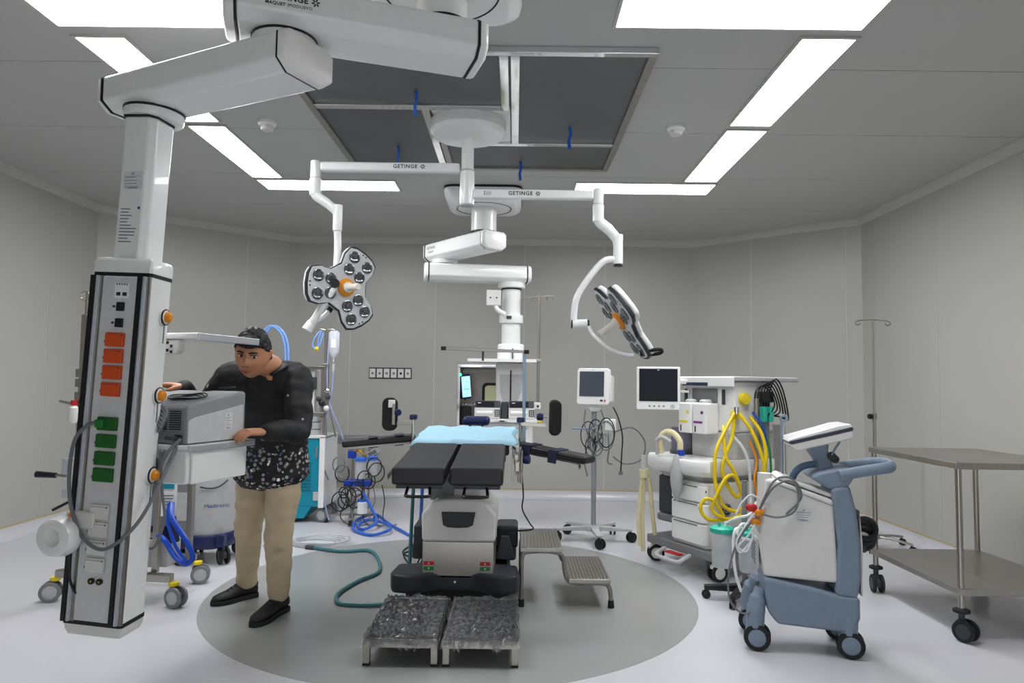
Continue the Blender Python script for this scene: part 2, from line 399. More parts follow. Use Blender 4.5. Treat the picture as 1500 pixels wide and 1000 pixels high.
def vcyl(name, x, y, z0, z1, r, m_=white, prof=None):
    g = G(); g.lathe(prof or [(r*.9,z0-oz),(r,z0-oz+.004),(r,z1-oz-.004),(r*.9,z1-oz)], P(x,y,oz), n=22); return g.obj(name, m_, S)
# left chain
vcyl('elbow_joint', -1.30,4.45,2.635,2.745,.032)
vcyl('elbow_joint', -1.30,4.45,2.52,2.632,.036)
g = G(); g.tube([P(-1.30,4.45,2.56),P(-1.29,4.45,2.52),P(-1.22,4.45,2.47),P(-1.165,4.45,2.425),P(-1.15,4.45,2.40)], [.036,.034,.032,.03,.03,.032], 14, 5); g.obj('spring_arm', white, S)
vcyl('elbow_joint', -1.15,4.45,2.29,2.46,.03)
g = G(); g.tube([P(-1.15,4.45,2.30),P(-1.145,4.45,2.2),P(-1.14,4.42,2.0),P(-1.135,4.40,1.935)], .024, 12, 5); g.obj('yoke', white, S)
g = G(); g.cyl(P(-1.15,4.42,1.945),P(-1.13,4.345,1.94),.03); pv = g.obj('pivot_cap', black, S)
g = G(); g.tube([P(-1.138,4.375,1.93),P(-1.17,4.36,1.86),P(-1.24,4.36,1.74),P(-1.275,4.37,1.68)], [.024,.023,.024,.027], 12, 5); g.obj('yoke', white, S)
g = G(); g.cyl(P(-1.27,4.37,1.70),P(-1.30,4.36,1.645),.028,.034); g.obj('yoke_end', white, S)
g = G(); g.tube([P(-1.26,4.39,1.70),P(-1.21,4.41,1.74),P(-1.17,4.43,1.79)], .016, 10, 4); g.obj('handle_bar', white, S)
g = G(); g.tube([P(-1.185,4.425,1.77),P(-1.16,4.43,1.81),P(-1.14,4.44,1.84)], .018, 10, 4); g.obj('grip', black, S)
# right chain
vcyl('elbow_joint', .52,4.45,2.485,2.585,.032)
vcyl('elbow_joint', .52,4.45,2.37,2.482,.036)
g = G(); g.tube([P(.52,4.45,2.41),P(.53,4.45,2.37),P(.59,4.45,2.32),P(.635,4.45,2.265),P(.647,4.45,2.23)], [.036,.034,.034,.032,.03,.032], 14, 5); g.obj('spring_arm', white, S)
vcyl('elbow_joint', .648,4.45,2.10,2.29,.031)
vcyl('joint_ring', .648,4.45,2.086,2.10,.029,black)
g = G(); g.tube([P(.64,4.45,2.13),P(.56,4.45,2.12),P(.47,4.45,2.02),P(.39,4.45,1.89),P(.37,4.45,1.78),P(.372,4.45,1.72)], .021, 12, 6); g.obj('yoke', white, S)
g = G(); g.cyl(P(.36,4.45,1.712),P(.455,4.44,1.715),.03); g.obj('pivot', white, S)
for q_ in ((.352,.36,.027),(.455,.465,.03)):
    g = G(); g.cyl(P(q_[0],4.445,1.713),P(q_[1],4.445,1.713),q_[2]); g.obj('pivot_cap', black, S)
g = G(); g.tube([P(.46,4.43,1.70),P(.49,4.40,1.64),P(.58,4.38,1.56),P(.68,4.40,1.525),P(.74,4.42,1.52)], .012, 10, 6); g.obj('inner_yoke', white, S)
# lamp heads
rimm = mat('lamp_rim','#23272d',.5); lens_m = mat('lamp_lens','#77797c',.16,.85,var=.35,scale=45); facem = mat('lamp_face','#c9cccd',.35)
def lobes(sc=1.0):
    out = []
    for k in range(3):
        a = math.radians(90+120*k)
        for al, ac in ((.125,-.115),(.20,-.13),(.262,-.118),(.285,-.07),(.292,0),(.285,.07),(.262,.118),(.20,.13),(.125,.115)):
            al, ac = al*sc, ac*sc
            out.append((math.cos(a)*al-math.sin(a)*ac, math.sin(a)*al+math.cos(a)*ac))
    # order counter-clockwise already; add waist points between lobes
    return out
def lamp(c, n, upv, spin, sz=.93):
    B = basis(n, upv) @ Matrix.Rotation(spin, 3, 'Z'); Mx = xf(P(*c), B @ Matrix.Scale(sz,3))
    g = G(); g.M = Mx; g.prism(lobes(1), 'z', -.055, -.018); h = g.obj('lamp_head', white, S, bevel=.018, seg=3)
    g = G(); g.M = Mx; g.prism(lobes(1.012), 'z', -.018, .004); g.obj('bumper', rimm, h, bevel=.004)
    g = G(); g.M = Mx; g.prism(lobes(.965), 'z', .0, .009); g.obj('face_plate', facem, h, bevel=.004)
    for k in range(3):
        a = math.radians(90+120*k)
        for al, ac in ((.118,-.048),(.118,.048),(.212,-.06),(.212,.06)):
            x, y = math.cos(a)*al-math.sin(a)*ac, math.sin(a)*al+math.cos(a)*ac
            g = G(); g.M = Mx; g.lathe([(.041,.009),(.041,.016),(.037,.017),(.033,.0145),(.022,.0115),(.010,.0105),(.009,.014),(0,.0145)], (x,y,0), n=24); g.obj('lens', lens_m, h)
        g = G(); g.M = Mx
        for ac in (-.015,.012): g.lathe([(.006,.009),(.006,.0105),(0,.0105)], (math.cos(a)*.268-math.sin(a)*ac, math.sin(a)*.268+math.cos(a)*ac,0), n=8)
        g.obj('indicator', ink, h)
    g = G(); g.M = Mx; g.lathe([(.062,.006),(.062,.022),(.05,.03),(.03,.03),(.03,.006)], n=28); g.obj('orange_ring', orange, h)
    g = G(); g.M = Mx; g.lathe([(0,.02),(.034,.02),(.036,.045),(.024,.055),(.022,.12),(.025,.155),(.02,.165),(0,.165)], n=20); g.obj('sterile_handle', mat('handle_cover','#e9e4da',.4), h)
    return h, Mx
lamp((-1.085,4.43,1.925), (.70,-.70,-.05), (0,0,1), R(-30))
h2, Mx2 = lamp((.667,4.45,1.745), (-.82,-.05,-.57), (0,-1,.0), R(20), 1.02)
g = G(); g.tube([P(.79,4.42,1.54),P(.84,4.38,1.55),P(.90,4.36,1.555),P(.905,4.38,1.535),P(.84,4.42,1.525),P(.79,4.44,1.53)], .012, 8, 5); g.obj('rear_handle', rubber, S)

# ------------------------------------------------------------------ pendant arms shared by the two ceiling pendants
capm = mat('arm_cap', '#f0efec', .3, var=.01)
def pendant_arm(root, o, a, b, w_, z0, z1, over_a, over_b, chamf=.05):
    """hollow arm from a to b (xy), z0..z1, overhanging both joints; o = root origin"""
    a, b = Vector((*a,0))-Vector((o[0],o[1],0)), Vector((*b,0))-Vector((o[0],o[1],0)); d = (b-a).normalized()
    B = Matrix((d, Vector((-d.y,d.x,0)), Vector((0,0,1)))).transposed().to_4x4(); B.translation = a
    L_ = (b-a).length; h = w_/2; z0 -= o[2]; z1 -= o[2]; c = chamf
    sec = [(-h+c,z0),(h-c,z0),(h,z0+c*.75),(h,z1-c*.4),(h-c*.6,z1),(-h+c*.6,z1),(-h,z1-c*.4),(-h,z0+c*.75)]
    g = G(); g.M = B; g.prism(sec, 'x', -over_a, L_+over_b); arm = g.obj('arm', white, root, bevel=.012, seg=3)
    zc = (z0+z1)/2
    for x, s in ((-over_a,-1),(L_+over_b,1)):
        def scl(k): return [(p[0]*k, zc+(p[1]-zc)*k) for p in sec]
        g = G(); g.M = B; g.prism(scl(1.004), 'x', *sorted((x, x+s*.008))); g.obj('seam_gasket', black, arm)
        g = G(); g.M = B; vs = [[(x+s*dx, p[0], p[1]) for p in scl(k)] for dx, k in ((.008,1.0),(.028,.985),(.04,.93),(.046,.82))]
        g.rings(vs); g.obj('end_cap', capm, arm, ang=50)
    return arm, B, L_
def disc(root, o, x, y, prof, m_, name, n=36):
    g = G(); g.lathe([(r,z-o[2]) for r,z in prof], (x-o[0],y-o[1],0), n=n); return g.obj(name, m_, root)
def rounded_rect(w_, h_, r, k=5):
    pts = []
    for cx, cy, a0 in ((w_/2-r,h_/2-r,0),(-w_/2+r,h_/2-r,90),(-w_/2+r,-h_/2+r,180),(w_/2-r,-h_/2+r,270)):
        for i in range(k+1): a = R(a0+90*i/k); pts.append((cx+r*math.cos(a), cy+r*math.sin(a)))
    return pts
def ceiling_plate(root, o, x, y, w_):
    g = G(); g.rings([[(x-o[0]+p[0], y-o[1]+p[1], z-o[2]) for p in rounded_rect(w_*k,w_*k,.09*k)] for k, z in ((1,CZ-.001),(1,CZ-.05),(.97,CZ-.09),(.84,CZ-.125),(.80,CZ-.13))])
    pl = g.obj('ceiling_plate', white, root, ang=40)
    g = G(); g.rings([[(x-o[0]+p[0], y-o[1]+p[1], z-o[2]) for p in rounded_rect(w_*1.01,w_*1.01,.09)] for z in (CZ-.0005,CZ-.02)]); g.obj('gasket', black, pl)
    g = G(); g.torus((x-o[0],y-o[1],CZ-.13-o[2]), w_*.36, .004, n=48); g.obj('cover_seam', ink, pl)
    return pl

# ------------------------------------------------------------------ near pendant (left)
o = (-.32,2.80,CZ)
T = thing('ceiling_pendant', 'large white ceiling pendant with folded arms and socket column in the left foreground', 'medical pendant', o)
ceiling_plate(T, o, -.32, 2.76, .66)
disc(T, o, -.32,2.815, [(.105,2.915),(.105,2.80),(.10,2.796)], white, 'mount_column')
disc(T, o, -.32,2.815, [(.113,2.80),(.113,2.792),(.107,2.785)], black, 'joint_gasket')
arm1, B1, L1 = pendant_arm(T, o, (-.90,2.62), (-.32,2.815), .29, 2.635, 2.79, .17, .12)
disc(T, o, -.90,2.62, [(.12,2.636),(.12,2.622),(.115,2.60)], white, 'joint_collar')
disc(T, o, -.90,2.62, [(.123,2.633),(.123,2.624)], black, 'joint_gasket')
arm2, B2, L2 = pendant_arm(T, o, (-1.51,2.91), (-.90,2.62), .27, 2.455, 2.61, .20, .09)
def on_arm(B, x, side, z, n_off=.0012):           # point on the near side of an arm and its outward normal
    p = B @ Vector((x, side, z)); return p
n1 = (B1.to_3x3() @ Vector((0,-1,0)))
for s_, sz, xx, zz, bd in (('GETINGE',.030,.012,2.724,.0008),('MAQUET',.016,-.036,2.698,.0005),('|',.016,.008,2.698,0),('MODUEVO',.016,.052,2.698,0)):
    text(s_, sz, ink, face_mx(B1 @ Vector((xx,-.1462,zz-o[2])), n1), arm1, bold=bd, spacing=1.1)
flower(B1 @ Vector((.105,-.1462,2.723-o[2])), n1, .015, ink, arm1)
# drop column, slightly out of plumb like the hanging head
TI = Matrix.Translation(Vector((-1.51-o[0],2.91-o[1],2.46-o[2]))) @ Matrix.Rotation(R(2.3),4,'Y') @ Matrix.Rotation(R(-8),4,'Z')
def tg(): g = G(); g.M = TI; return g
cs = [(-.13,-.06),(-.105,-.09),(.005,-.09),(.03,-.06),(.03,.05),(.0,.08),(-.1,.08),(-.13,.06)]
g = tg(); g.lathe([(.118,0),(.118,-.03),(.112,-.045)], (-.033,0,0)); g.obj('drop_collar', white, T)
g = tg(); g.lathe([(.121,-.002),(.121,-.012)], (-.033,0,0)); g.obj('joint_gasket', black, T)
g = tg(); g.prism([(p[0]*1.0,p[1]*1.0) for p in cs], 'z', -.053, -.045); g.obj('joint_gasket', black, T)
g = tg(); g.rings([[(p[0]*k,p[1]*k,z) for p in cs] for k, z in ((.96,-.05),(.93,-.25),(.93,-.66))]); dc = g.obj('drop_column', white, T, bevel=.01)
def tpt(x,y,z): return TI @ Vector((x,y,z))
tn = TI.to_3x3() @ Vector((0,-1,0)); tnx = TI.to_3x3() @ Vector((1,0,0))
asset_label(tpt(-.042,-.0845,-.32), tn, .085, .075, dc, 4, 3)
g = tg(); g.box((-.042,-.0842,-.52),(.095,.0012,.19)); st = g.obj('rating_sticker', white, dc)
g = tg()
rr = random.Random(4)
for k in range(11):
    z = -.44-.0135*k; l = rr.uniform(.03,.08); g.box((-.085+l/2,-.0851,z),(l,.001,.004))
g.obj('print', inkg, st)
g = tg(); g.lathe([(0,0),(.006,0),(.006,.001),(0,.001)], (-.005,-.0855,-.435), (0,-1,0), 14); g.obj('blue_mark', inkb, st)
# service head, local frame at the head axis
HM = TI @ Matrix.Translation((-.028,0.0,0)) @ Matrix.Diagonal((1.1,1,1,1))
def hg(): g = G(); g.M = HM; return g
ZT, ZB = -.645, -2.09
sec = [(-.118,-.105),(.098,-.105),(.106,-.095),(.099,-.02),(.092,.05),(.06,.09),(-.08,.09),(-.108,.06),(-.122,-.09)]
g = hg(); g.prism(sec, 'z', ZB, ZT-.06); hd = g.obj('service_head', white, T, bevel=.006)
g = hg(); g.prism([(p[0]*1.02,p[1]*1.02) for p in sec], 'z', ZT-.075, ZT-.06); g.obj('gasket', black, hd)
g = hg(); g.rings([[(p[0]*k,p[1]*k,z) for p in sec] for k, z in ((1.03,ZT-.06),(1.03,ZT-.015),(.95,ZT),(.8,ZT+.004))]); g.obj('top_cover', white, hd, ang=45)
g = hg(); g.prism([(p[0]*1.02,p[1]*1.02) for p in sec], 'z', ZB-.012, ZB+.004); g.obj('gasket', black, hd)
g = hg(); g.rings([[(p[0]*k,p[1]*k,z) for p in sec] for k, z in ((1.0,ZB-.012),(.98,ZB-.035),(.9,ZB-.055),(.7,ZB-.062))]); g.obj('bottom_cover', offw, hd, ang=45)
for x in (-.104,.084):
    g = hg(); g.bx(x-.02,x-.004,-.122,-.10,ZB,ZT-.075); g.obj('rail_strip', black, hd)
    g = hg(); g.bx(x-.003,x+.012,-.118,-.10,ZB,ZT-.075); g.bx(x+.004,x+.009,-.122,-.118,ZB,ZT-.075); g.obj('equipment_rail', alum, hd, bevel=.002)
    g = hg(); g.bx(x+.0125,x+.024,-.110,-.10,ZB,ZT-.075); g.obj('rail_strip', dsteel, hd)
g = hg(); g.bx(-.085,.062,-.109,-.10,ZB+.005,ZT-.08); g.obj('front_panel', mat('panel_grey','#d2d3d3',.4), hd)
def hz(py): return -.645 - (py-392)/530*1.445*1.0       # photo row on the head front -> local height (design aid)
def sock(z, m_, w_=.078, h_=.055, x=-.008):
    g = hg(); g.bx(x-w_/2,x+w_/2,-.124,-.109,z-h_/2,z+h_/2); s_ = g.obj('socket_cover', m_, hd, bevel=.004)
    g = hg(); g.bx(x-w_/2-.003,x-w_/2,-.122,-.109,z-.012,z-.004); g.bx(x+w_/2-.008,x+w_/2-.004,-.1255,-.124,z+h_/2-.012,z+h_/2-.006); g.bx(x-w_/2+.004,x+w_/2-.004,-.1248,-.124,z+h_/2-.009,z+h_/2-.0075); g.obj('hinge', m_ if 0 else dgrey, s_)
    return s_
for py in (514,538,562,587): sock(hz(py), orsock, .074, .056)
for py in (637,662,687,711): sock(hz(py), grsock, .078, .054)
for py in (764,789,815,840): sock(hz(py)+.0, offw, .074, .058)
g = hg(); g.bx(-.03,.03,-.113,-.109,hz(441)-.032,hz(441)+.032); q = g.obj('data_outlet', white, hd, bevel=.002)
g = hg()
for x in (-.012,.013): g.bx(x-.008,x+.008,-.1145,-.113,hz(446)-.008,hz(446)+.006)
for k in range(5): g.bx(-.022+.01*k,-.018+.01*k,-.1140,-.113,hz(432)-.003,hz(432)+.004)
g.obj('port', ink, q)
for py in (465,489):
    g = hg(); g.bx(-.016,.016,-.117,-.109,hz(py)-.018,hz(py)+.018); q = g.obj('switch', black, hd, bevel=.003)
    g = hg(); g.bx(-.032,-.024,-.112,-.109,hz(py)-.004,hz(py)+.004); g.obj('mark', ink, q)
for x in (-.02,.012):
    g = hg(); g.lathe([(.012,0),(.0125,.008),(.009,.010),(.005,.010),(.005,.002)], (x,-.109,hz(863)), (0,-1,0), 16); q = g.obj('earth_stud', black, hd)
    g = hg(); g.lathe([(0,.003),(.0045,.003),(.0045,.009),(0,.009)], (x,-.109,hz(863)), (0,-1,0), 10); g.obj('pin', mat('brass','#c9b040',.3,1), q)
# orange release knobs on the right flank
nx = Vector((1,.1,0)).normalized()
for py in (471,590,710):
    z = hz(py)-.01
    g = hg(); g.lathe([(.034,0),(.034,.008),(.028,.012),(0,.012)], (.0965,.012,z), nx, 20); q = g.obj('knob_ring', white, hd)
    g = hg(); g.torus(Vector((.0965,.012,z))+nx*.008, .031, .004, nx); g.obj('knob_gasket', black, q)
    g = hg(); g.lathe([(0,.01),(.022,.01),(.021,.024),(.014,.03),(0,.031)], (.0965,.012,z), nx, 18); g.obj('knob', orange, q)
    g = hg(); g.tube([(.106,.005,z-.03),(.107,.004,z-.075),(.106,.005,z-.11)], .0025, 6, 4); g.obj('lanyard', cable, q)
# white hose cup with bracket
g = hg(); g.bx(-.135,-.02,-.13,-.109,hz(775)-.04,hz(775)+.03); br = g.obj('cup_bracket', offw, hd, bevel=.01)
g = hg(); g.lathe([(0,0),(.074,0),(.078,.02),(.07,.055),(.055,.062),(.035,.06),(.022,.035),(.018,.01),(0,.01)], (-.125,-.135,hz(800)), (-.1,-1,0), 36); g.obj('hose_cup', white, br)
g = hg(); g.lathe([(0,0),(.008,0),(.007,.005),(0,.006)], (-.112,-.131,hz(770)), (0,-1,0), 12); g.obj('orange_button', orange, br)
g = hg(); g.tube([(-.10,-.13,hz(822)),(-.10,-.125,hz(845)),(-.095,-.12,hz(868)),(-.07,-.09,hz(890)),(-.05,-.02,hz(895))], .005, 8); g.obj('hose', black, br)
# looped grey lead plugged into the top green socket
g = hg(); g.tube([(-.03,-.126,hz(637)),(-.06,-.14,hz(638)),(-.105,-.15,hz(660)),(-.118,-.15,hz(705)),(-.10,-.15,hz(755)),(-.05,-.15,hz(795)),(.03,-.16,hz(812)),(.09,-.15,hz(803)),(.135,-.10,hz(775)),(.150,-.03,hz(735)),(.145,.06,hz(690)),(.13,.16,hz(650))], .007, 8, 8); g.obj('power_lead', cable, hd)
g = hg(); g.bx(-.045,-.012,-.14,-.124,hz(637)-.016,hz(637)+.016); g.obj('plug', green, hd, bevel=.004)

# shelves of the near pendant (world coordinates, turned with the head)
def PT(x,y,z): return Vector((x-o[0],y-o[1],z-o[2]))
SM = Matrix.Translation(PT(-1.395,2.98,0)) @ Matrix.Rotation(R(-17),4,'Z')       # front right corner of the shelves: +y runs back
def sg(): g = G(); g.M = SM; return g
# upper shelf
g = sg(); g.bx(-.33,.02,.03,.43,1.505,1.532); us = g.obj('upper_shelf', white, T, bevel=.008)
g = sg(); g.bx(.021,.037,.03,.43,1.498,1.53); g.obj('shelf_rail', alum, us, bevel=.003)
g = sg(); g.prism([(-.19,1.504),(-.09,1.504),(-.09,1.46),(-.105,1.44),(-.175,1.44),(-.19,1.45)], 'y', .05, .09); q = g.obj('socket_block', offw, us, bevel=.008)
g = sg(); 
for x, z in ((-.15,1.49),(-.13,1.475),(-.15,1.457),(-.13,1.45)): g.bx(x-.006,x+.006,.047,.0505,z-.006,z+.006)
g.obj('port', ink, q)
# lower shelf with drawer
g = sg(); g.bx(-.47,.02,0,.42,1.030,1.052); ls = g.obj('lower_shelf', white, T, bevel=.006)
g = sg(); g.bx(.021,.04,0,.42,1.022,1.052); g.obj('shelf_rail', alum, ls, bevel=.003)
g = sg(); g.prism([(-.30,1.029),(.012,1.029),(.012,.90),(0,.885),(-.28,.885),(-.30,.92)], 'y', .01, .40); dr = g.obj('drawer_body', white, ls, bevel=.01)
g = sg(); g.prism([(.03,1.026),(.03,.885),(.38,.885),(.38,1.026)], 'x', .0125, .024); q = g.obj('drawer_front', white, dr, bevel=.006)
g = sg()
for x, z in ((-.21,.985),(-.185,.97),(-.21,.95),(-.185,.94)): g.bx(x-.006,x+.006,.0065,.0105,z-.006,z+.006)
g.obj('port', ink, dr)
# device standing on the lower shelf
W = thing('heater_unit', 'grey wedge-shaped medical console with vent slots on the pendant shelf', 'medical device', (-1.395,2.98,1.0525), R(-17))
prof = [(.0,.0),(.0,.165),(.03,.175),(.36,.225),(.375,.22),(.375,0)]
g = G(); g.prism([(y+.02,z) for y,z in prof], 'x', -.47, 0.0); body = g.obj('housing', mat('console_grey','#8f9193',.45), W, bevel=.012)
g = G(); g.prism([(.022,.005),(.022,.10),(.06,.115),(.375,.165),(.375,.005)], 'x', -.002, .004); g.obj('side_panel', mat('console_panel','#c4c6c6',.45), W, bevel=.006)
g = G(); g.bx(-.45,-.015,.0165,.021,.008,.155); pb = g.obj('rear_panel', mgrey, W, bevel=.003)
for r_ in range(9):
    for c_ in range(3):
        g = G(); x = -.24+.075*c_; z = .062+.0095*r_; g.bx(x,x+.06,.0145,.0168,z,z+.0055); g.obj('vent_slot', ink, pb)
g = G(); g.bx(-.06,-.02,.010,.0165,.016,.042); q = g.obj('power_inlet', black, pb, bevel=.003)
g = G(); g.bx(-.085,-.035,-.02,.0095,.02,.038); g.obj('plug', dgrey, q, bevel=.006)
asset_label((.0045,.27,.09), (1,0,0), .05, .075, W, 5, 8)
g = G()
for k in range(5):
    R_ = .04+.010*k; zz = .187+.004*k
    g.tube([(-.14+R_*1.1*math.cos(a*math.pi/8), .17+R_*.9*math.sin(a*math.pi/8), zz+.9*R_*.151*math.sin(a*math.pi/8)+.003*math.sin(a*1.3+k)) for a in range(16)], .0028, 6, 2, True)
g.tube([(-.08,.19,.225),(-.03,.24,.232),(-.005,.30,.242),(-.02,.33,.246),(-.08,.30,.24)], .0022, 6)
tag(g.obj('coiled_cable', cablek), 'coil of thin black cable lying on top of the grey console', 'cable').matrix_world = Matrix.Translation((-1.395,2.98,1.0525)) @ Matrix.Rotation(R(-17),4,'Z')
g = G(); g.M = Matrix.Translation((.055,-.005,0))
for k in range(6):
    a = .03*k
    g.tube([(-.17-.012*k,-.018-.004*k,.03),(-.11,-.035-.006*k,.13-.012*k),(-.145,-.03-.006*k,.165-.014*k),(-.20,-.03,.12-.01*k),(-.20,-.03,.02),(-.15,-.035,-.06-.01*k),(-.11,-.035,-.02)], .006, 7, 6)
g.tube([(-.05,-.015,.03),(-.10,-.05,-.05),(-.14,-.06,-.2),(-.19,-.06,-.32)], .007, 8, 6)
g.tube([(-.13,-.045,-.02),(-.10,-.05,-.2),(-.085,-.05,-.3),(-.14,-.04,-.42),(-.21,-.03,-.40),(-.24,-.03,-.25),(-.2,-.04,-.1)], .006, 8, 6)
g.obj('cable_bundle', cable, W)
# ------------------------------------------------------------------ far pendant
o2 = (-.30,6.3,CZ)
F = thing('ceiling_pendant', 'white far ceiling pendant with folded arms carrying a column and trays by the back wall', 'medical pendant', o2)
def FP(x,y,z): return Vector((x-o2[0],y-o2[1],z-o2[2]))
ceiling_plate(F, o2, -.30, 6.3, .68)
disc(F, o2, -.30,6.3, [(.115,2.92),(.115,2.70),(.11,2.695)], white, 'mount_column')
disc(F, o2, -.30,6.3, [(.118,2.70),(.118,2.688),(.112,2.684)], black, 'joint_gasket')
fa1, FB1, _ = pendant_arm(F, o2, (-.30,6.3), (-.70,6.78), .27, 2.515, 2.685, .13, .15)
disc(F, o2, -.70,6.78, [(.13,2.516),(.13,2.50),(.12,2.48)], white, 'joint_collar')
fa2, FB2, _ = pendant_arm(F, o2, (-.70,6.78), (-.04,6.88), .27, 2.315, 2.478, .15, .13)
n2 = FB1.to_3x3() @ Vector((0,1,0))
text('GETINGE', .035, inkg, face_mx(FB1 @ Vector((.66,.1362,2.63-o2[2])), n2), fa1)
text('MAQUET', .022, inkg, face_mx(FB1 @ Vector((.66,.1362,2.59-o2[2])), n2), fa1)
cx, cy = -.045, 6.88
disc(F, o2, cx, cy, [(.135,2.316),(.135,2.27),(.125,2.262)], white, 'drop_collar')
disc(F, o2, cx, cy, [(.1,2.262),(.1,2.25)], black, 'joint_gasket')
disc(F, o2, cx, cy, [(.092,2.25),(.092,1.70)], white, 'drop_column')
disc(F, o2, cx, cy, [(.115,2.0),(.118,1.99),(.118,1.93),(.115,1.92)], white, 'clamp_ring')
g = G(); g.box(FP(cx-.02,cy-.12,1.97), (.05,.02,.03)); g.obj('clamp_lever', dgrey, F, bevel=.004)
g = G(); g.tube([FP(cx-.06,cy-.11,2.0),FP(cx-.13,cy-.13,2.04),FP(cx-.15,cy-.13,2.08)], .022, 10, 4); g.obj('bracket_arm', white, F)
g = G(); g.box(FP(cx-.17,cy-.14,2.155), (.14,.03,.15)); q = g.obj('monitor_bracket', offw, F, bevel=.008)
for dx in (-.03,.03):
    g = G(); g.lathe([(0,0),(.008,0),(.008,.003),(0,.003)], FP(cx-.17+dx,cy-.155,2.155), (0,-1,0), 10); g.obj('screw_hole', ink, q)
g = G(); g.rings([[FP(cx+p[0],cy+p[1],z) for p in rounded_rect(.26*k,.22*k,.05)] for k, z in ((.9,1.715),(1,1.70),(1,1.56),(1,1.56))]); g.obj('column_head', white, F, ang=40)
g = G(); g.box(FP(cx+.02,cy-.116,1.62),(.012,.014,.10)); g.obj('slot', dgrey, F)
# upper tray
g = G(); g.rings([[FP(cx-.08+p[0],cy-.05+p[1],z) for p in rounded_rect(.66,.40,.04)] for z in (1.535,1.565)]); g.obj('upper_tray', white, F, ang=40)
g = G(); g.bx(*[v for v in (FP(cx-.14,0,0).x,FP(cx+.15,0,0).x,FP(0,cy-.10,0).y,FP(0,cy+.10,0).y,1.0-CZ,1.535-CZ)]); sh = g.obj('service_column', offw, F, bevel=.02)
g = G(); g.prism([(FP(cx-.10,0,0).x,1.42-CZ),(FP(cx-.095,0,0).x,1.25-CZ),(FP(cx-.06,0,0).x,1.15-CZ),(FP(cx+.06,0,0).x,1.15-CZ),(FP(cx+.11,0,0).x,1.25-CZ),(FP(cx+.12,0,0).x,1.42-CZ)], 'y', FP(0,cy-.104,0).y, FP(0,cy-.098,0).y); g.obj('grey_inset', lgrey, sh)
g = G(); g.box(FP(cx+.005,cy-.106,1.28),(.014,.006,.36)); g.obj('slot', black, sh)
# lower tray with devices and drawer
g = G(); g.rings([[FP(cx-.07+p[0],cy-.10+p[1],z) for p in rounded_rect(.66,.44,.03)] for z in (.972,1.002)]); lt = g.obj('lower_tray', white, F, ang=40)
g = G(); g.box(FP(cx-.07,cy-.327,.985),(.11,.012,.024)); q = g.obj('tray_handle', offw, lt, bevel=.006)
g = G(); g.box(FP(cx-.07,cy-.334,.985),(.05,.006,.01)); g.obj('tray_slot', ink, q)
for x in (-.41,.235):
    g = G(); g.box(FP(x,cy-.30,.985),(.03,.03,.024)); g.obj('yellow_corner', ylw, lt, bevel=.006)
g = G(); g.bx(FP(cx-.36,0,0).x,FP(cx+.22,0,0).x,FP(0,cy-.27,0).y,FP(0,cy+.08,0).y,.70-CZ,.968-CZ); dr2 = g.obj('drawer_box', white, F, bevel=.015)
text('MAQUET', .03, inkg, face_mx(FP(cx+.12,cy-.2712,.915),(0,-1,0)), dr2)
# infusion pole on the right of the trays
g = G(); g.cyl(FP(.225,6.80,1.10),FP(.225,6.80,2.20),.014,n=12); ip = g.obj('infusion_pole', steel, F)
g = G(); g.bar(FP(.06,6.80,2.165),FP(.375,6.80,2.195),.016,.012); g.obj('crossbar', steel, ip)
for x in (.07,.16,.30,.365):
    g = G(); zc = 2.165+(x-.06)*.095; g.tube([FP(x,6.80,zc),FP(x,6.79,zc-.035),FP(x,6.775,zc-.045),FP(x,6.765,zc-.025)], .005, 6, 4); g.obj('hook', steel, ip)
g = G(); g.box(FP(.225,6.80,1.562),(.06,.06,.03)); g.obj('pole_clamp', steel, ip, bevel=.006)
g = G(); g.bx(FP(.09,0,0).x,FP(.25,0,0).x,6.73-6.3,6.87-6.3,1.09-CZ,1.155-CZ); q = g.obj('pole_bracket', white, F, bevel=.01)
g = G(); g.lathe([(0,0),(.012,0),(.012,.004),(0,.004)], FP(.222,6.73,1.12), (0,-1,0), 10); g.obj('screw_hole', ink, q)
def pump(x, y, z, lab):
    t = thing('syringe_pump', lab, 'infusion pump', (x,y,z), 0, 'pumps on the far pendant tray')
    g = G(); g.bx(-.12,.12,-.08,.08,0,.105); bd = g.obj('housing', offw, t, bevel=.012)
    g = G(); g.prism([(-.082,.104),(-.05,.165),(.07,.165),(.08,.104)], 'x', -.118, .118); g.v = [Vector((p.x,p.y,p.z)) for p in g.v]; g.obj('upper_housing', dgrey, t, bevel=.006)
    g = G(); g.M = xf((-.02,-.068,.136), basis((0,-.88,.47))); g.box((0,0,0),(.17,.05,.004)); s_ = g.obj('display', screen, t)
    g = G(); g.M = xf((-.075,-.0705,.146), basis((0,-.88,.47))); g.box((0,0,.001),(.03,.008,.001)); g.obj('print', sticker, s_)
    g = G(); g.bx(.07,.118,-.086,-.079,.02,.085); k_ = g.obj('keypad', dgrey, t, bevel=.003)
    for a in range(2):
        for b_ in range(3):
            g = G(); g.bx(.078+.018*a,.090+.018*a,-.089,-.086,.028+.018*b_,.04+.018*b_); g.obj('key', lgrey, k_)
    g = G(); g.cyl((-.10,-.083,.055),(.05,-.083,.055),.016,n=12); g.obj('syringe', white, t)
pump(-.255,6.70,1.002,'left white and black syringe pump on the far pendant tray')
pump(.065,6.70,1.002,'right white and black syringe pump on the far pendant tray, beside the infusion pole')
g = G(); g.bx(-.125,-.065,6.64,6.76,1.0025,1.16); tag(g.obj('charger_block', dgrey, bevel=.008), 'dark narrow box standing between the two syringe pumps', 'device')

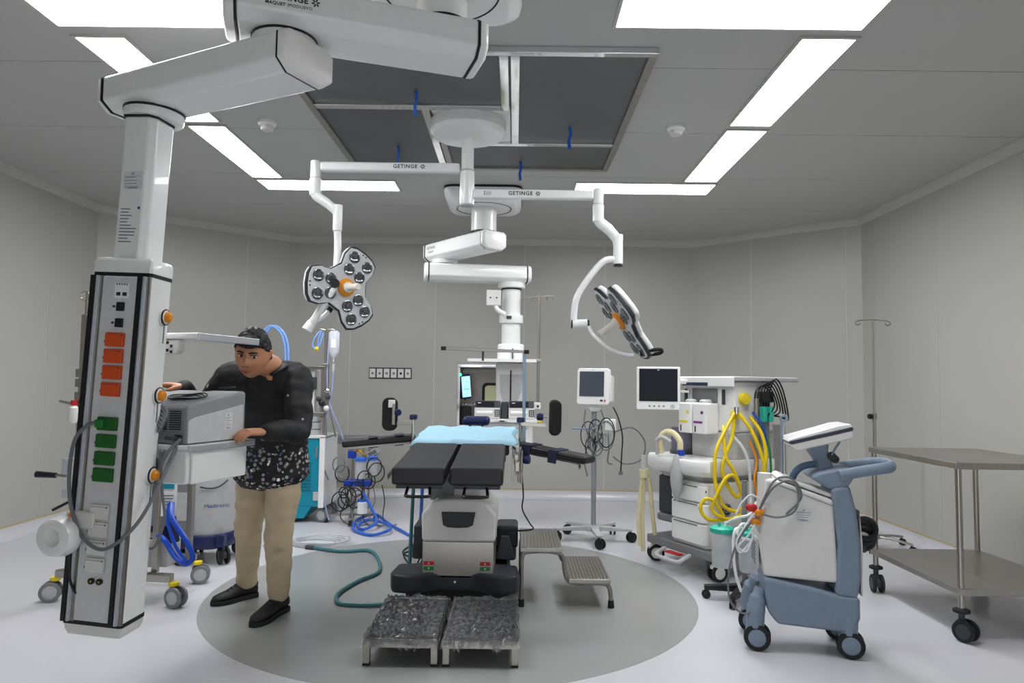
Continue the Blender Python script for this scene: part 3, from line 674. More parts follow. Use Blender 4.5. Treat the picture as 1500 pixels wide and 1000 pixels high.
# ------------------------------------------------------------------ service hatch in the back wall
Hh = thing('service_hatch', 'stainless steel pass-through hatch recessed in the back wall', 'hatch', ((HX0+HX1)/2,8.27,HZ0))
def HP(x,y,z): return Vector((x-(HX0+HX1)/2,y-8.27,z-HZ0))
a = (HX1-HX0)/2; hh = HZ1-HZ0; d_ = .55
g = G(); g.bx(-a,a,d_,d_+.02,0,hh); g.bx(-a-.0,-a+.012,.001,d_,0,hh); g.bx(a-.012,a,.001,d_,0,hh); g.bx(-a,a,.001,d_,0,.012); g.bx(-a,a,.001,d_,hh-.012,hh)
g.obj('liner', dsteel, Hh, smooth=False)
for q_ in ((-a-.022,a+.022,hh-.012,hh+.022),(-a-.022,a+.022,-.022,.012),(-a-.022,-a+.012,.012,hh-.012),(a-.012,a+.022,.012,hh-.012)):
    g = G(); g.bx(q_[0],q_[1],-.012,-.001,q_[2],q_[3]); g.obj('frame_bar', chrome, Hh, bevel=.002, seg=1)
g = G(); g.prism([(p[0]-.02+.10,p[1]+.30) for p in rounded_rect(.34,.42,.06)], 'y', d_-.03, d_-.001); wf = g.obj('window_frame', black, Hh, bevel=.004)
g = G(); g.prism([(p[0]-.02+.10,p[1]+.30) for p in rounded_rect(.27,.35,.04)], 'y', d_-.036, d_-.03); g.obj('pane', mat('frosted_pane','#b3b592',.3,emit=.12), wf)
g = G(); g.bx(-a+.02,-a+.14,.10,.20,.012,.23); g.obj('equipment_box', black, Hh, bevel=.01)
g = G(); g.bar((-a+.02,.28,.24),(a-.02,.28,.24),.02,.02); g.obj('shelf_rail', steel, Hh)
g = G(); g.bar((-a+.02,.25,.64),(a-.05,.25,.655),.012,.012); g.obj('shelf_rail', dsteel, Hh)
for x in (-.28,-.17):
    g = G(); g.lathe([(0,0),(.014,0),(.014,.02),(0,.024)], (x,.268,.245), (0,-1,.2), 12); g.obj('bolt', chrome, Hh)
t = thing('wall_monitor', 'small lit blue touch screen inside the steel hatch', 'monitor', tuple(Vector((-.585,8.35,1.13))), R(38))
g = G(); g.M = xf((0,0,.16), Matrix.Rotation(R(-6),3,'Y')); g.prism([(p[0],p[1]) for p in rounded_rect(.15,.29,.03)], 'y', -.015, .02); hs = g.obj('housing', navy, t, bevel=.006)
g = G(); g.M = xf((0,0,.16), Matrix.Rotation(R(-6),3,'Y')); g.box((0,-.017,.0),(.12,.004,.245)); sc_ = g.obj('display', mat('lit_screen','#a9d6ee',.2,var=.25,scale=9,emit=.35), t)
g = G(); g.M = xf((0,0,.16), Matrix.Rotation(R(-6),3,'Y'))
g.box((0,-.0195,-.03),(.09,.001,.01)); g.obj('graph_line', mat('lit_green','#58c79a',.3,emit=.25), sc_)
g = G(); g.cyl((0,.0,.0),(0,.0,.05),.012); g.obj('mount', dgrey, t)
g = G(); g.lathe([(0,0),(.017,0),(.017,.012),(.01,.02),(0,.021)], (-.642,8.262,1.43), (.2,-1,0), 14)
tag(g.obj('indicator_light', mat('green_lamp','#35e08a',.3,emit=1.2)), 'round glowing green indicator on the hatch frame', 'indicator')

# gang of six outlets on the back wall
t = thing('outlet_strip', 'strip of six square outlets in a dark frame on the back wall', 'outlet', (-1.465,8.27,1.435))
g = G(); g.bx(-.25,.25,-.012,-.001,-.066,.066); fr = g.obj('frame', dgrey, t, bevel=.004)
for k in range(6):
    x = -.207+.083*k
    g = G(); g.bx(x-.033,x+.033,-.020,-.012,-.052,.052); pl = g.obj('outlet', offw, t, bevel=.003)
    g = G(); g.lathe([(0,0),(.015,0),(.013,.004),(0,.004)], (x,-.020,-.002), (0,-1,0), 14); g.obj('outlet_hole', ink if k == 4 else mgrey, pl)

# ------------------------------------------------------------------ operating table
O = thing('operating_table', 'black padded operating table with split leg section on a grey column base', 'operating table', (-.325,4.4,0))
def TP(x,y,z): return Vector((x+.325,y-4.4,z))
def tb(x0,x1,y0,y1,z0,z1): g = G(); g.bx(x0+.325,x1+.325,y0-4.4,y1-4.4,z0,z1); return g
def tilt_pad(x0,x1,y0,y1,za,zb,th,name,m_,bev=.014,zt=None):
    g = G(); g.add([TP(x,y,z+dz) for (y,z) in ((y0,za),(y1,zb)) for dz in (-th,0) for x in (x0,x1)], [(0,1,3,2),(4,6,7,5),(0,4,5,1),(2,3,7,6),(0,2,6,4),(1,5,7,3)])
    return g.obj(name, m_, O, bevel=bev, seg=3)
for x0, x1 in ((-.612,-.345),(-.322,-.052)):
    tilt_pad(x0,x1,3.55,4.36,.905,.962,.088,'leg_pad',vinyl)
    tilt_pad(x0+.015,x1-.015,3.60,4.36,.815,.872,.022,'pad_frame',dgrey,.004)
for x in (-.48,-.19):
    g = G(); g.tube([TP(x-.055,3.60,.80),TP(x-.06,3.57,.77),TP(x-.05,3.555,.762),TP(x+.05,3.555,.762),TP(x+.06,3.57,.77),TP(x+.055,3.60,.80)], .008, 8, 4); g.obj('pull_handle', black, O)
tilt_pad(-.625,-.03,4.38,5.10,.965,1.01,.08,'seat_pad',vinyl)
tilt_pad(-.60,-.05,4.36,5.10,.878,.925,.03,'seat_frame',dgrey,.006)
tilt_pad(-.60,-.05,5.12,5.62,.99,.955,.08,'back_pad',vinyl)
tilt_pad(-.56,-.09,5.12,5.60,.905,.87,.03,'back_frame',dgrey,.006)
tilt_pad(-.42,-.20,5.68,5.90,1.06,1.06,.07,'head_pad',navy,.03)
for dx in (-.36,-.26):
    g = G(); g.bar(TP(dx,5.55,.9),TP(dx,5.75,.985),.02,.02); g.obj('head_bracket', steel, O)
# light blue drape over the seat section
gr = []; nx_, ny_ = 26, 14; rr = random.Random(3)
for j in range(ny_+1):
    for i in range(nx_+1):
        u, v = i/nx_, j/ny_
        x = -.645+.665*u + .012*math.sin(9*v) ; y = 4.35+.74*v
        z = .968+.047*v + .003*math.sin(17*u+6*v)+.003*math.sin(31*u*v+9*v)
        e = min(u,1-u)*nx_
        if e < 1.01: z -= .02*(1-e)
        if v < .06: z -= .022; y += .015
        gr.append(TP(x,y,z+.006))
fs = [(j*(nx_+1)+i, j*(nx_+1)+i+1, (j+1)*(nx_+1)+i+1, (j+1)*(nx_+1)+i) for j in range(ny_) for i in range(nx_)]
g = G(); g.add(gr, fs); dp = g.obj('surgical_drape', mat('light_blue_drape','#a2cde0',.7,var=.03)); dp.location = (-.325,4.4,0)
dp.modifiers.new('thick','SOLIDIFY').thickness = .003
tag(dp, 'light blue disposable sheet spread over the seat of the operating table', 'drape')
# rails with clamps
for x in (-.648,-.005):
    g = G(); g.bar(TP(x,4.40,.915),TP(x,5.08,.945),.012,.03); g.obj('side_rail', steel, O, bevel=.002)
    g = G(); g.bar(TP(x,3.62,.845),TP(x,4.34,.895),.012,.026); g.obj('side_rail', steel, O, bevel=.002)
    for y in (4.46,4.75,5.02):
        g = G(); g.box(TP(x+(.014 if x < -.3 else -.014),y,.925+(y-4.4)*.04),(.016,.03,.03)); g.obj('rail_spacer', steel, O)
for k,(x,y,z,s_) in enumerate(((.02,4.40,.93,.05),(.03,4.30,.86,.045),(.015,4.2,.885,.04),(.035,4.48,.905,.05),(.02,4.12,.85,.035))):
    g = G(); g.box(TP(x,y,z),(.03,s_,.06)); g.obj('rail_clamp', steel, O, bevel=.006)
for k,(x,y,z0,z1) in enumerate(((.045,4.22,.74,.90),(.03,4.12,.76,.86),(.05,4.40,.80,.92))):
    g = G(); g.cyl(TP(x,y,z0),TP(x,y,z1),.008,n=10); g.obj('clamp_rod', steel, O)
g = G(); g.bar(TP(.045,4.22,.815),TP(.015,4.05,.815),.012,.012); g.obj('clamp_rod', steel, O)
g = G(); g.lathe([(0,-.02),(.024,-.02),(.028,-.012),(.028,.012),(.024,.02),(0,.02)], TP(.08,4.42,.86), (1,-.3,0), 12); g.obj('blue_knob', navy, O)
g = G(); g.cyl(TP(.03,4.42,.86),TP(.07,4.42,.86),.008,n=8); g.obj('clamp_rod', steel, O)
# column
g = G(); g.rings([[TP(-.275+p[0],4.45+p[1],z) for p in rounded_rect(.20,.26,.03)] for z in (.62,.80)]); g.obj('column', offw, O, ang=40)
g = tb(-.51,-.36,4.32,4.62,.62,.80); g.obj('column_bellows', mgrey, O, bevel=.01)
g = G(); g.cyl(TP(-.375,4.31,.745),TP(-.375,4.33,.745),.025); g.obj('pivot_cap', black, O)
sec_ = [(-.215,.40),(.215,.40),(.222,.56),(.15,.635),(.10,.65),(-.10,.65),(-.15,.635),(-.222,.56)]
g = G(); g.prism([(p[0]-.318+.325,p[1]) for p in sec_], 'y', -.22, .34); g.obj('upper_shroud', offw, O, bevel=.018, seg=3)
g = G(); g.prism([(-.10+.005,.575),(.105,.575),(.09,.50),(.06,.487),(0.0,.484),(-.06,.487),(-.085,.50)], 'y', -.232, -.215); g.obj('grip_recess', black, O, bevel=.004)
g = G(); g.bx(-.205,.215,-.215,.33,.19,.402); lsm = g.obj('lower_shroud', steel, O, bevel=.006)
for x in (-.165,.165):
    for z, m_, n_ in ((.277,red,'red_button'),(.247,green,'green_button')):
        g = G(); g.bx(x-.03,x+.03,-.219,-.214,z-.011,z+.011); q = g.obj(n_, m_, lsm, bevel=.002)
        g = G(); g.prism([(x-.006,z-.004),(x+.006,z-.004),(x,z+.006)] if n_[0] == 'r' else [(x-.006,z+.004),(x,z-.006),(x+.006,z+.004)], 'y', -.2205, -.219); g.obj('arrow_mark', ylw if 0 else sticker, q)
# base
pl = [(-.38,-.20),(-.36,-.27),(-.28,-.285),(-.19,-.265),(-.11,-.215),(.11,-.215),(.19,-.265),(.28,-.285),(.36,-.27),(.38,-.20),(.365,-.02),(.20,.02),(.20,.50),(.36,.52),(.36,.80),(-.36,.80),(-.36,.52),(-.20,.50),(-.20,.02),(-.365,-.02)]
basem = mat('base_charcoal','#2c2f36',.42)
g = G(); g.prism([(p[0]-.01,p[1]) for p in pl], 'z', .115, .225); bs = g.obj('base_cover', basem, O, bevel=.02, seg=3)
g = G(); g.lathe([(0,0),(.007,0),(.006,.003),(0,.004)], (-.01,-.216,.17), (0,-1,0), 12); g.obj('emblem_dot', sticker, bs)
for x0, x1 in ((-.345,-.21),(.215,.36)):
    g = G(); g.bx(x0,x1,.40,.66,.226,.375); g.obj('base_housing', basem, O, bevel=.02)
g = G(); g.prism([(.22,.226),(.34,.226),(.30,.37),(.25,.37)], 'y', .10, .13); g.obj('pedal', basem, O, bevel=.006)
g = G(); g.bx(-.30,.29,-.19,.70,.05,.115); g.obj('underframe', black, O)
for x, y in ((-.27,-.14),(.28,-.14),(-.27,.66),(.28,.66)): caster(O, (x,y,0), .05, R(90), 'grey', h=.116)
# side supports
padm = mat('support_foam','#1c1a1a',.75)
def support(side):
    s = side; bx_ = -.66 if s < 0 else .04
    px = -.815 if s < 0 else .262
    g = G(); g.cyl(TP(bx_,4.62,.90),TP(bx_,4.62,1.085 if s<0 else 1.075),.012,n=10); po = g.obj('support_post', steel, O)
    g = G(); g.box(TP(bx_,4.62,1.105 if s<0 else 1.095),(.05,.03,.034)); g.obj('blue_knob', navy, po, bevel=.008)
    g = G(); g.bar(TP(bx_,4.62,1.07),TP(px-s*.045,4.62,1.062),.02,.025); g.obj('support_bar', steel, O, bevel=.002)
    if s < 0:
        g = G(); g.rings([[TP(px+p[0],4.60+y,1.122+p[1]) for p in rounded_rect(.098,.215,.04)] for y in (0,.045)]); pd = g.obj('support_pad', padm, O, bevel=.008)
        g = G(); g.box(TP(px+.015,4.595,1.19),(.045,.01,.05)); g.obj('pad_bracket', white, pd, bevel=.004)
        g = G(); g.bar(TP(px+.03,4.59,1.19),TP(px+.03,4.59,1.055),.018,.012,(0,1,0)); g.obj('support_bar', steel, O)
        g = G(); g.lathe([(0,-.015),(.02,-.015),(.024,0),(.02,.015),(0,.015)], TP(px+.06,4.575,1.135), (.5,-1,0), 12); g.obj('blue_knob', navy, O)
    else:
        g = G(); g.rings([[TP(px+.01*math.sin((p[1]+.1)*15)+p[0],4.60+y,1.115+p[1]) for p in rounded_rect(.078,.23,.036)] for y in (-.06,.06)]); pd = g.obj('support_pad', padm, O, bevel=.02, seg=3)
        g = G(); g.bar(TP(px-.05,4.60,1.055),TP(px-.05,4.60,1.17),.012,.03,(0,1,0)); g.obj('pad_bracket', dsteel, pd)
        g = G(); g.lathe([(0,-.02),(.02,-.02),(.024,0),(.02,.02),(0,.02)], TP(px-.095,4.59,1.118), (1,-.2,0), 12); g.obj('blue_knob', navy, O)
        g = G(); g.cyl(TP(px-.075,4.59,1.118),TP(px-.045,4.59,1.118),.007,n=8); g.obj('support_bar', steel, O)
support(-1); support(1)
# arm boards with straps
def armboard(a, b, wd):
    a, b = TP(*a), TP(*b); d = (b-a).normalized(); L_ = (b-a).length
    y = Vector((-d.y,d.x,0)).normalized(); z = d.cross(y)
    B = Matrix((d,y,z)).transposed().to_4x4(); B.translation = a
    g = G(); g.M = B; g.bx(0,L_,-wd/2,wd/2,-.045,0); ab = g.obj('arm_board', vinyl, O, bevel=.014, seg=3)
    for u in (.22,.58):
        g = G(); g.M = B; x = L_*u; g.bx(x-.03,x+.03,-wd/2-.004,wd/2+.004,.0,.005); g.bx(x-.03,x+.03,-wd/2-.005,-wd/2-.0005,-.075,.004); g.obj('strap', mat('navy_webbing','#1a2038',.7), ab)
    g = G(); g.M = B; g.bx(.02,L_*.9,-.03,.03,-.06,-.046); g.obj('board_frame', dsteel, ab)
    g = G(); g.M = B; g.tube([(L_*.86,0,-.055),(L_*.9,-.03,-.07),(L_*.93,-.07,-.075)], .007, 8, 4); g.obj('release_lever', dsteel, ab)
armboard((.02,4.60,.955), (.47,4.32,.895), .15)
armboard((-.66,4.70,.99), (-1.12,4.60,.95), .15)
# anaesthesia screen frame
g = G(); g.bar(TP(.065,4.68,.90),TP(.06,4.68,1.545),.022,.014,(0,1,0)); sf = g.obj('screen_post', mat('grey_blue_steel','#7e93a3',.35,.7), O, bevel=.002)
g = G(); g.bar(TP(-.475,4.68,1.56),TP(.06,4.68,1.545),.02,.02); g.obj('screen_bar', dsteel, O, bevel=.003)
for x in (-.478,.075):
    g = G(); g.box(TP(x,4.68,1.56 if x < 0 else 1.543),(.035,.026,.026)); g.obj('bar_end', black, O, bevel=.004)
g = G(); g.box(TP(-.215,4.68,1.515),(.014,.014,.07)); g.obj('bar_stub', dgrey, O)
# control leads
g = G(); g.tube([TP(.05,4.30,.78),TP(.06,4.28,.66),TP(.055,4.28,.58),TP(.10,4.26,.50),TP(.12,4.25,.47),TP(.05,4.24,.46),TP(-.07,4.3,.45)], .005, 6, 6); g.obj('control_lead', cablek, O)
# ------------------------------------------------------------------ platform stools wrapped in film
film = bpy.data.materials.new('plastic_film'); film.use_nodes = True; MATS['plastic_film'] = film
nt = film.node_tree; nt.nodes.remove(nt.nodes['Principled BSDF']); L = nt.links
gl = nt.nodes.new('ShaderNodeBsdfGlossy'); gl.inputs['Roughness'].default_value = .06; tr = nt.nodes.new('ShaderNodeBsdfTransparent')
lw = nt.nodes.new('ShaderNodeFresnel'); lw.inputs['IOR'].default_value = 2.5
nz = nt.nodes.new('ShaderNodeTexNoise'); nz.inputs['Scale'].default_value = 30; nz.inputs['Detail'].default_value = 5; nz.inputs['Distortion'].default_value = 1.5
bp = nt.nodes.new('ShaderNodeBump'); bp.inputs['Strength'].default_value = 1; bp.inputs['Distance'].default_value = .02; L.new(nz.outputs['Fac'], bp.inputs['Height'])
L.new(bp.outputs[0], gl.inputs['Normal']); L.new(bp.outputs[0], lw.inputs['Normal'])
mx = nt.nodes.new('ShaderNodeMixShader'); L.new(lw.outputs[0], mx.inputs[0]); L.new(tr.outputs[0], mx.inputs[1]); L.new(gl.outputs[0], mx.inputs[2]); df = nt.nodes.new('ShaderNodeBsdfDiffuse'); df.inputs[0].default_value = lin('#d5dae6'); m2 = nt.nodes.new('ShaderNodeMixShader'); m2.inputs[0].default_value = .03
L.new(mx.outputs[0], m2.inputs[1]); L.new(df.outputs[0], m2.inputs[2]); L.new(m2.outputs[0], nt.nodes['Material Output'].inputs[0])
for x0, x1, lab, sd in ((-.70,-.345,'left low footstool wrapped in crinkled clear film before the table',1),(-.325,.035,'right low footstool wrapped in crinkled clear film before the table',2)):
    t = thing('footstool', lab, 'footstool', ((x0+x1)/2,3.70,0), 0, 'wrapped footstools')
    a = (x1-x0)/2; rr = random.Random(sd)
    g = G(); g.bx(-a+.01,a-.01,-.30,.31,.108,.126); g.obj('platform', mat('stool_mat','#2c2f3b',.55,bump=.3,scale=120), t, bevel=.004)
    for q_ in ((-a,a,-.32,-.30),(-a,a,.31,.33)):
        g = G(); g.bx(*q_,.085,.122); g.obj('frame_rail', steel, t, bevel=.003)
    for q_ in ((-a,-a+.018),(a-.018,a)):
        g = G(); g.bx(*q_,-.30,.31,.085,.107); g.obj('frame_rail', steel, t, bevel=.003)
    for x in (-a+.018,a-.018):
        for y in (-.305,.315):
            g = G(); g.bx(x-.016,x+.016,y-.014,y+.014,.012,.086); lg = g.obj('leg', steel, t, bevel=.002)
            g = G(); g.bx(x-.017,x+.017,y-.015,y+.015,0,.012); g.obj('rubber_foot', rubber, lg)
    n_ = 36; vs = []
    for j in range(n_+1):
        for i in range(n_+1):
            u, v = i/n_, j/n_; x = -a-.004+(2*a+.008)*u; y = -.34+.68*v
            z = .131+.017*rr.random()+.004*math.sin(23*u+9*v)+.004*math.sin(41*v-13*u)
            if min(u,1-u,v,1-v) < .001: z -= .03+.03*rr.random()
            elif min(u,1-u,v,1-v) < .04: z -= .003
            vs.append((x+.006*rr.uniform(-1,1),y+.006*rr.uniform(-1,1),z))
    g = G(); g.add(vs,[(j*(n_+1)+i,j*(n_+1)+i+1,(j+1)*(n_+1)+i+1,(j+1)*(n_+1)+i) for j in range(n_) for i in range(n_)]); o_ = g.obj('plastic_wrap', film, t, smooth=False)
    if sum(p.normal.z for p in o_.data.polygons) < 0: o_.data.flip_normals()
# ------------------------------------------------------------------ two-step stool
t = thing('step_stool', 'two-tread stainless steel step stool with ribbed treads beside the table', 'step stool', (.315,4.53,0))
def ST(x,y,z): return (x-.27,y-4.53,z)
for x0,x1,z in ((0.0,.25,.36),(.29,.54,.18)):
    g = G(); g.bx(x0-.27,x1-.27,4.26-4.53,4.82-4.53,z-.03,z-.004); tr = g.obj('tread', dsteel, t, bevel=.004)
    for k in range(12):
        x = x0-.27+.012+(.226/11.0)*k; g = G(); g.bx(x-.006,x+.006,4.265-4.53,4.815-4.53,z-.004,z+.001); g.obj('tread_rib', steel, tr, bevel=.002, seg=1)
for y in (4.30,4.78):
    g = G(); g.tube([ST(.01,y,.02),ST(.01,y,.20),ST(.015,y,.30),ST(.06,y,.325),ST(.20,y,.325),ST(.255,y,.30),ST(.268,y,.22),ST(.285,y,.165),ST(.33,y,.145),ST(.48,y,.145),ST(.53,y,.13),ST(.545,y,.08),ST(.548,y,.02)], .0135, 10, 5); g.obj('tube_frame', dsteel, t)
    for x in (.01,.548):
        g = G(); g.lathe([(.019,0),(.02,.004),(.017,.045),(0,.045)], ST(x,y,0), n=12); g.obj('rubber_foot', rubber, t)
g = G(); g.cyl(ST(.01,4.30,.12),ST(.01,4.78,.12),.01,n=10); g.obj('cross_tube', dsteel, t)
# ------------------------------------------------------------------ patient monitor on a rolling stand
t = thing('patient_monitor', 'patient monitor with dark screen on a grey five-wheeled pole stand', 'monitor', (.69,6.12,0))
g = G(); g.lathe([(0,.085),(.07,.085),(.075,.10),(.065,.125),(.03,.135),(0,.135)], n=20); hub = g.obj('base_hub', lgrey, t)
for a in (-88,-10,50,128,188):
    c_, s_ = math.cos(R(a)), math.sin(R(a))
    g = G(); B = Matrix.Rotation(R(a),4,'Z'); g.M = B
    g.add([(.04,-.035,.09),(.04,.035,.09),(.04,.035,.13),(.04,-.035,.13),(.33,-.022,.092),(.33,.022,.092),(.33,.022,.112),(.33,-.022,.112)], [(0,3,2,1),(4,5,6,7),(0,1,5,4),(1,2,6,5),(2,3,7,6),(3,0,4,7)])
    g.obj('base_leg', lgrey, t, bevel=.006); caster(t, (.31*c_,.31*s_,0), .042, R(a+40), 'black', h=.095)
g = G(); g.cyl((0,0,.12),(0,0,1.13),.022,n=16); g.obj('pole', mat('pole_grey','#a3a6a8',.35,.5), t)
g = G(); g.box((-.09,-.02,.955),(.21,.10,.014)); g.obj('cable_tray', slate, t, bevel=.004)
g = G(); g.prism([(-.06,1.135),(.06,1.135),(.04,1.10),(-.04,1.10)], 'y', -.05, .05); g.obj('tilt_mount', lgrey, t, bevel=.006)
MM = Matrix.Translation((-.005,-.01,1.315)) @ Matrix.Rotation(R(-19),4,'Z') @ Matrix.Rotation(R(-4),4,'X')
def mg(): g = G(); g.M = MM; return g
g = mg(); g.prism(rounded_rect(.285,.315,.025), 'y', -.03, .03); bz = g.obj('monitor_bezel', white, t, bevel=.008)
g = mg(); g.box((-.012,-.0315,.022),(.215,.004,.215)); g.obj('screen', mat('monitor_screen','#4a505a',.15), bz)
g = mg(); g.bx(-.11,.12,.03,.13,-.14,.13); g.obj('monitor_back', offw, bz, bevel=.02)
g = mg(); g.bx(.121,.155,.0,.12,-.13,.10); g.obj('parameter_module', offw, bz, bevel=.01)
g = mg(); g.box((.075,-.032,-.12),(.022,.004,.016)); g.obj('button', ink, bz)
g = mg(); g.box((.105,-.032,-.122),(.014,.004,.022)); g.obj('pink_tag', mat('pink_tape','#e06a8a',.5), bz)
g = mg(); g.lathe([(0,0),(.006,0),(.006,.002),(0,.002)], (0,-.03,.145), (0,-1,0), 8); g.obj('indicator', lgrey, bz)
g = G(); g.box((.13,-.06,.99),(.10,.05,.10)); mb = g.obj('module_box', white, t, bevel=.01); mb.rotation_euler = (0,R(0),0)
g = G(); g.box((.07,0,.90),(.13,.03,.02)); g.obj('hook_bracket', dsteel, t)
rr = random.Random(11)
for k in range(12):
    x = rr.uniform(-.14,.19); R_ = rr.uniform(.05,.10); z = rr.uniform(.80,.95); y = -.05-rr.random()*.06
    g = G(); g.tube([(x*.5+R_*.7*math.cos(q*math.pi/5+k),y+.01*math.sin(q*2),z+R_*1.25*math.sin(q*math.pi/5+k)) for q in range(10)], .005, 6, 3, True); g.obj('coiled_lead', (cablek,cable,lgrey)[k%3], t)
for pts, m_ in (([(.16,-.04,1.14),(.20,-.06,1.05),(.235,-.07,.9),(.23,-.07,.75),(.22,-.08,.60)],cablek),([(.05,-.05,1.12),(.10,-.06,.98),(.12,-.07,.80),(.11,-.08,.68),(.15,-.08,.66)],cable),([(-.08,-.05,1.12),(-.09,-.06,1.0),(-.05,-.06,.86),(-.09,-.06,.7),(-.06,-.06,.55)],cable),
                ([(.17,-.06,.93),(.32,-.06,.97),(.43,-.05,.85),(.40,-.05,.70),(.26,-.05,.66),(.16,-.05,.72)],cable)):
    g = G(); g.tube(pts, .006, 7, 6); g.obj('hanging_lead', m_, t)
g = G(); g.box((.22,-.08,.585),(.035,.02,.03)); g.obj('lead_plug', cable, t, bevel=.004)

# ------------------------------------------------------------------ anaesthesia workstation
AX, AY, AR = 1.50, 5.34, R(-59)
A = thing('anaesthesia_machine', 'white anaesthesia workstation with yellow hoses, vaporisers and a dark screen', 'anaesthesia machine', (AX,AY,0), AR)
AI = (Matrix.Translation((AX,AY,0)) @ Matrix.Rotation(AR,4,'Z')).inverted()
def AW(x,y,z): return AI @ Vector((x,y,z))              # world -> machine frame
g = G(); g.prism([(-.37,-.33),(.36,-.38),(.37,.30),(.30,.36),(-.30,.36),(-.37,.30)], 'z', .135, .20); g.obj('base_frame', mgrey, A, bevel=.012)
for x, y, a in ((-.33,-.30,60),(.32,-.33,80),(.31,.30,120),(-.31,.30,40)): caster(A, (x,y,0), .062, R(a), 'white', h=.15)
g = G(); g.tube([(-.13,-.36,.14),(-.13,-.43,.12),(-.10,-.46,.10),(.10,-.47,.10),(.13,-.44,.12),(.13,-.37,.14)], .016, 8, 4); fb = g.obj('brake_bar', lgrey, A)
g = G(); g.box((.0,-.40,.135),(.14,.05,.012)); g.obj('brake_pedal', red, fb, bevel=.004)
g = G(); g.rings([[(x,y,z) for x,y in ((-.12,-.29),(-.08,-.33),(.25,-.35),(.29,-.31),(.31,.28),(-.12,.28))] for z in (.20,.655)]); cab = g.obj('cabinet', offw, A, bevel=.015)
for z0, z1 in ((.225,.37),(.378,.51),(.518,.635)):
    g = G(); g.prism([(-.10,-.325),(-.07,-.352),(.24,-.372),(.275,-.345),(.275,-.30),(-.10,-.30)], 'z', z0, z1); dw = g.obj('drawer', white, A, bevel=.012)
    g = G(); g.prism([(-.05,-.358),(.20,-.374),(.20,-.366),(-.05,-.350)], 'z', z1-.012, z1-.004); g.obj('drawer_pull', mgrey, dw)
g = G(); g.lathe([(0,0),(.008,0),(.008,.003),(0,.003)], (.262,-.352,.60), (.3,-1,0), 10); g.obj('lock', ink, A)
g = G(); g.lathe([(.0,0),(.045,0),(.045,.004),(.0,.004)], (.3115,-.20,.47), (1,0,0), 24); lg_ = g.obj('emblem_disc', ink, A)
text('GE', .05, lgrey, face_mx((.3165,-.20,.47),(1,0,0)), lg_)
g = G(); g.torus((.316,-.20,.47), .037, .0022, (1,0,0)); g.obj('emblem_ring', lgrey, lg_)
# worktop
g = G(); g.rings([[(x*k,y*k,z) for x,y in ((-.40,-.28),(-.30,-.38),(.22,-.42),(.31,-.36),(.33,.28),(-.38,.30))] for k, z in ((.93,.70),(1,.735),(1,.80),(.985,.812))]); wt = g.obj('worktop', white, A, ang=40)
g = G(); g.rings([[(x*k,y*k,z) for x,y in ((-.36,-.24),(-.27,-.33),(.20,-.37),(.28,-.32),(.29,.26),(-.34,.27))] for k, z in ((.85,.655),(.95,.70))]); g.obj('worktop_underside', lgrey, A, ang=40)
# upper housing
g = G(); g.rings([[(x,y,z) for x,y in ((-.17,-.02),(-.12,-.10),(.26,-.12),(.30,-.08),(.31,.30),(-.17,.30))] for z in (.81,1.0)]); g.obj('lower_column', lgrey, A, bevel=.012)
g = G(); g.bx(-.20,.30,-.10,.31,1.0,1.37); uh = g.obj('upper_housing', white, A, bevel=.02)
g = G(); g.bx(-.24,.34,-.15,.55,1.37,1.405); g.obj('top_shelf', lgrey, A, bevel=.01)
g = G(); g.bx(-.24,.34,-.16,-.145,1.33,1.40); g.obj('top_fascia', white, A, bevel=.006)
g = G(); g.bx(-.15,.10,-.168,-.16,1.335,1.36); g.obj('display_strip', mat('dark_blue_display','#2e3a4e',.2), uh)
g = G(); g.bx(-.11,.14,-.108,-.1005,1.21,1.315); g.obj('recess', mgrey, uh, bevel=.004)
for x in (-.175,.20):
    g = G(); g.bx(x-.013,x+.013,-.112,-.1005,1.20,1.31); g.obj('gauge_slot', dgrey, uh, bevel=.003)
for k, m_ in ((0,ylw),(1,purple)):
    x = -.06+.145*k
    g = G(); g.bx(x-.068,x+.068,-.235,-.101,.985,1.21); v_ = g.obj('vaporiser', white, A, bevel=.014)
    g = G(); g.lathe([(0,0),(.012,0),(.012,.004),(0,.004)], (x+.03,-.235,1.14), (0,-1,0), 12); g.obj('colour_dot', m_, v_)
    g = G(); g.box((x-.01,-.237,1.07),(.085,.006,.016)); g.obj('colour_band', m_, v_, bevel=.003)
    g = G(); g.box((x-.035,-.237,1.02),(.008,.006,.045)); g.obj('sight_glass', ink, v_)
    g = G(); g.lathe([(.045,1.21),(.045,1.225),(.03,1.235),(0,1.235)], (x,-.165,0), n=18); g.obj('dial', lgrey, v_)
# side with yellow knobs (faces the camera's right)
for y, z, r in ((-.02,1.245,.045),(-.11,1.135,.038)):
    g = G(); g.lathe([(0,0),(r,0),(r*1.02,.012),(r*.9,.035),(0,.038)], (.302,y,z), (1,-.1,0), 20); g.obj('yellow_knob', ylw, A)
g = G(); g.bx(.301,.34,.10,.22,.90,1.30); sb_ = g.obj('gas_block', mgrey, A, bevel=.008)
g = G(); g.cyl((.36,.05,.25),(.36,.05,1.25),.016,n=12); g.obj('accessory_pole', steel, A)
for y in (.12,.19):
    g = G(); g.bx(.345,.385,y-.02,y+.02,1.08,1.19); g.obj('teal_connector', mint, A, bevel=.006)
rr = random.Random(5)
for k in range(6):
    g = G(); y0 = .08+.03*k; g.tube([(.33,y0,1.10),(.36,y0-.04,1.28),(.37,y0+.02,1.34+.01*k),(.38,y0+.09,1.30),(.39,y0+.13,1.20-.02*k),(.37,y0+.07,1.12)], .006, 6, 6); g.obj('black_lead', cablek, A)
g = G(); g.bx(.34,.38,.10,.22,1.22,1.30); g.obj('lead_holder', black, A, bevel=.01)
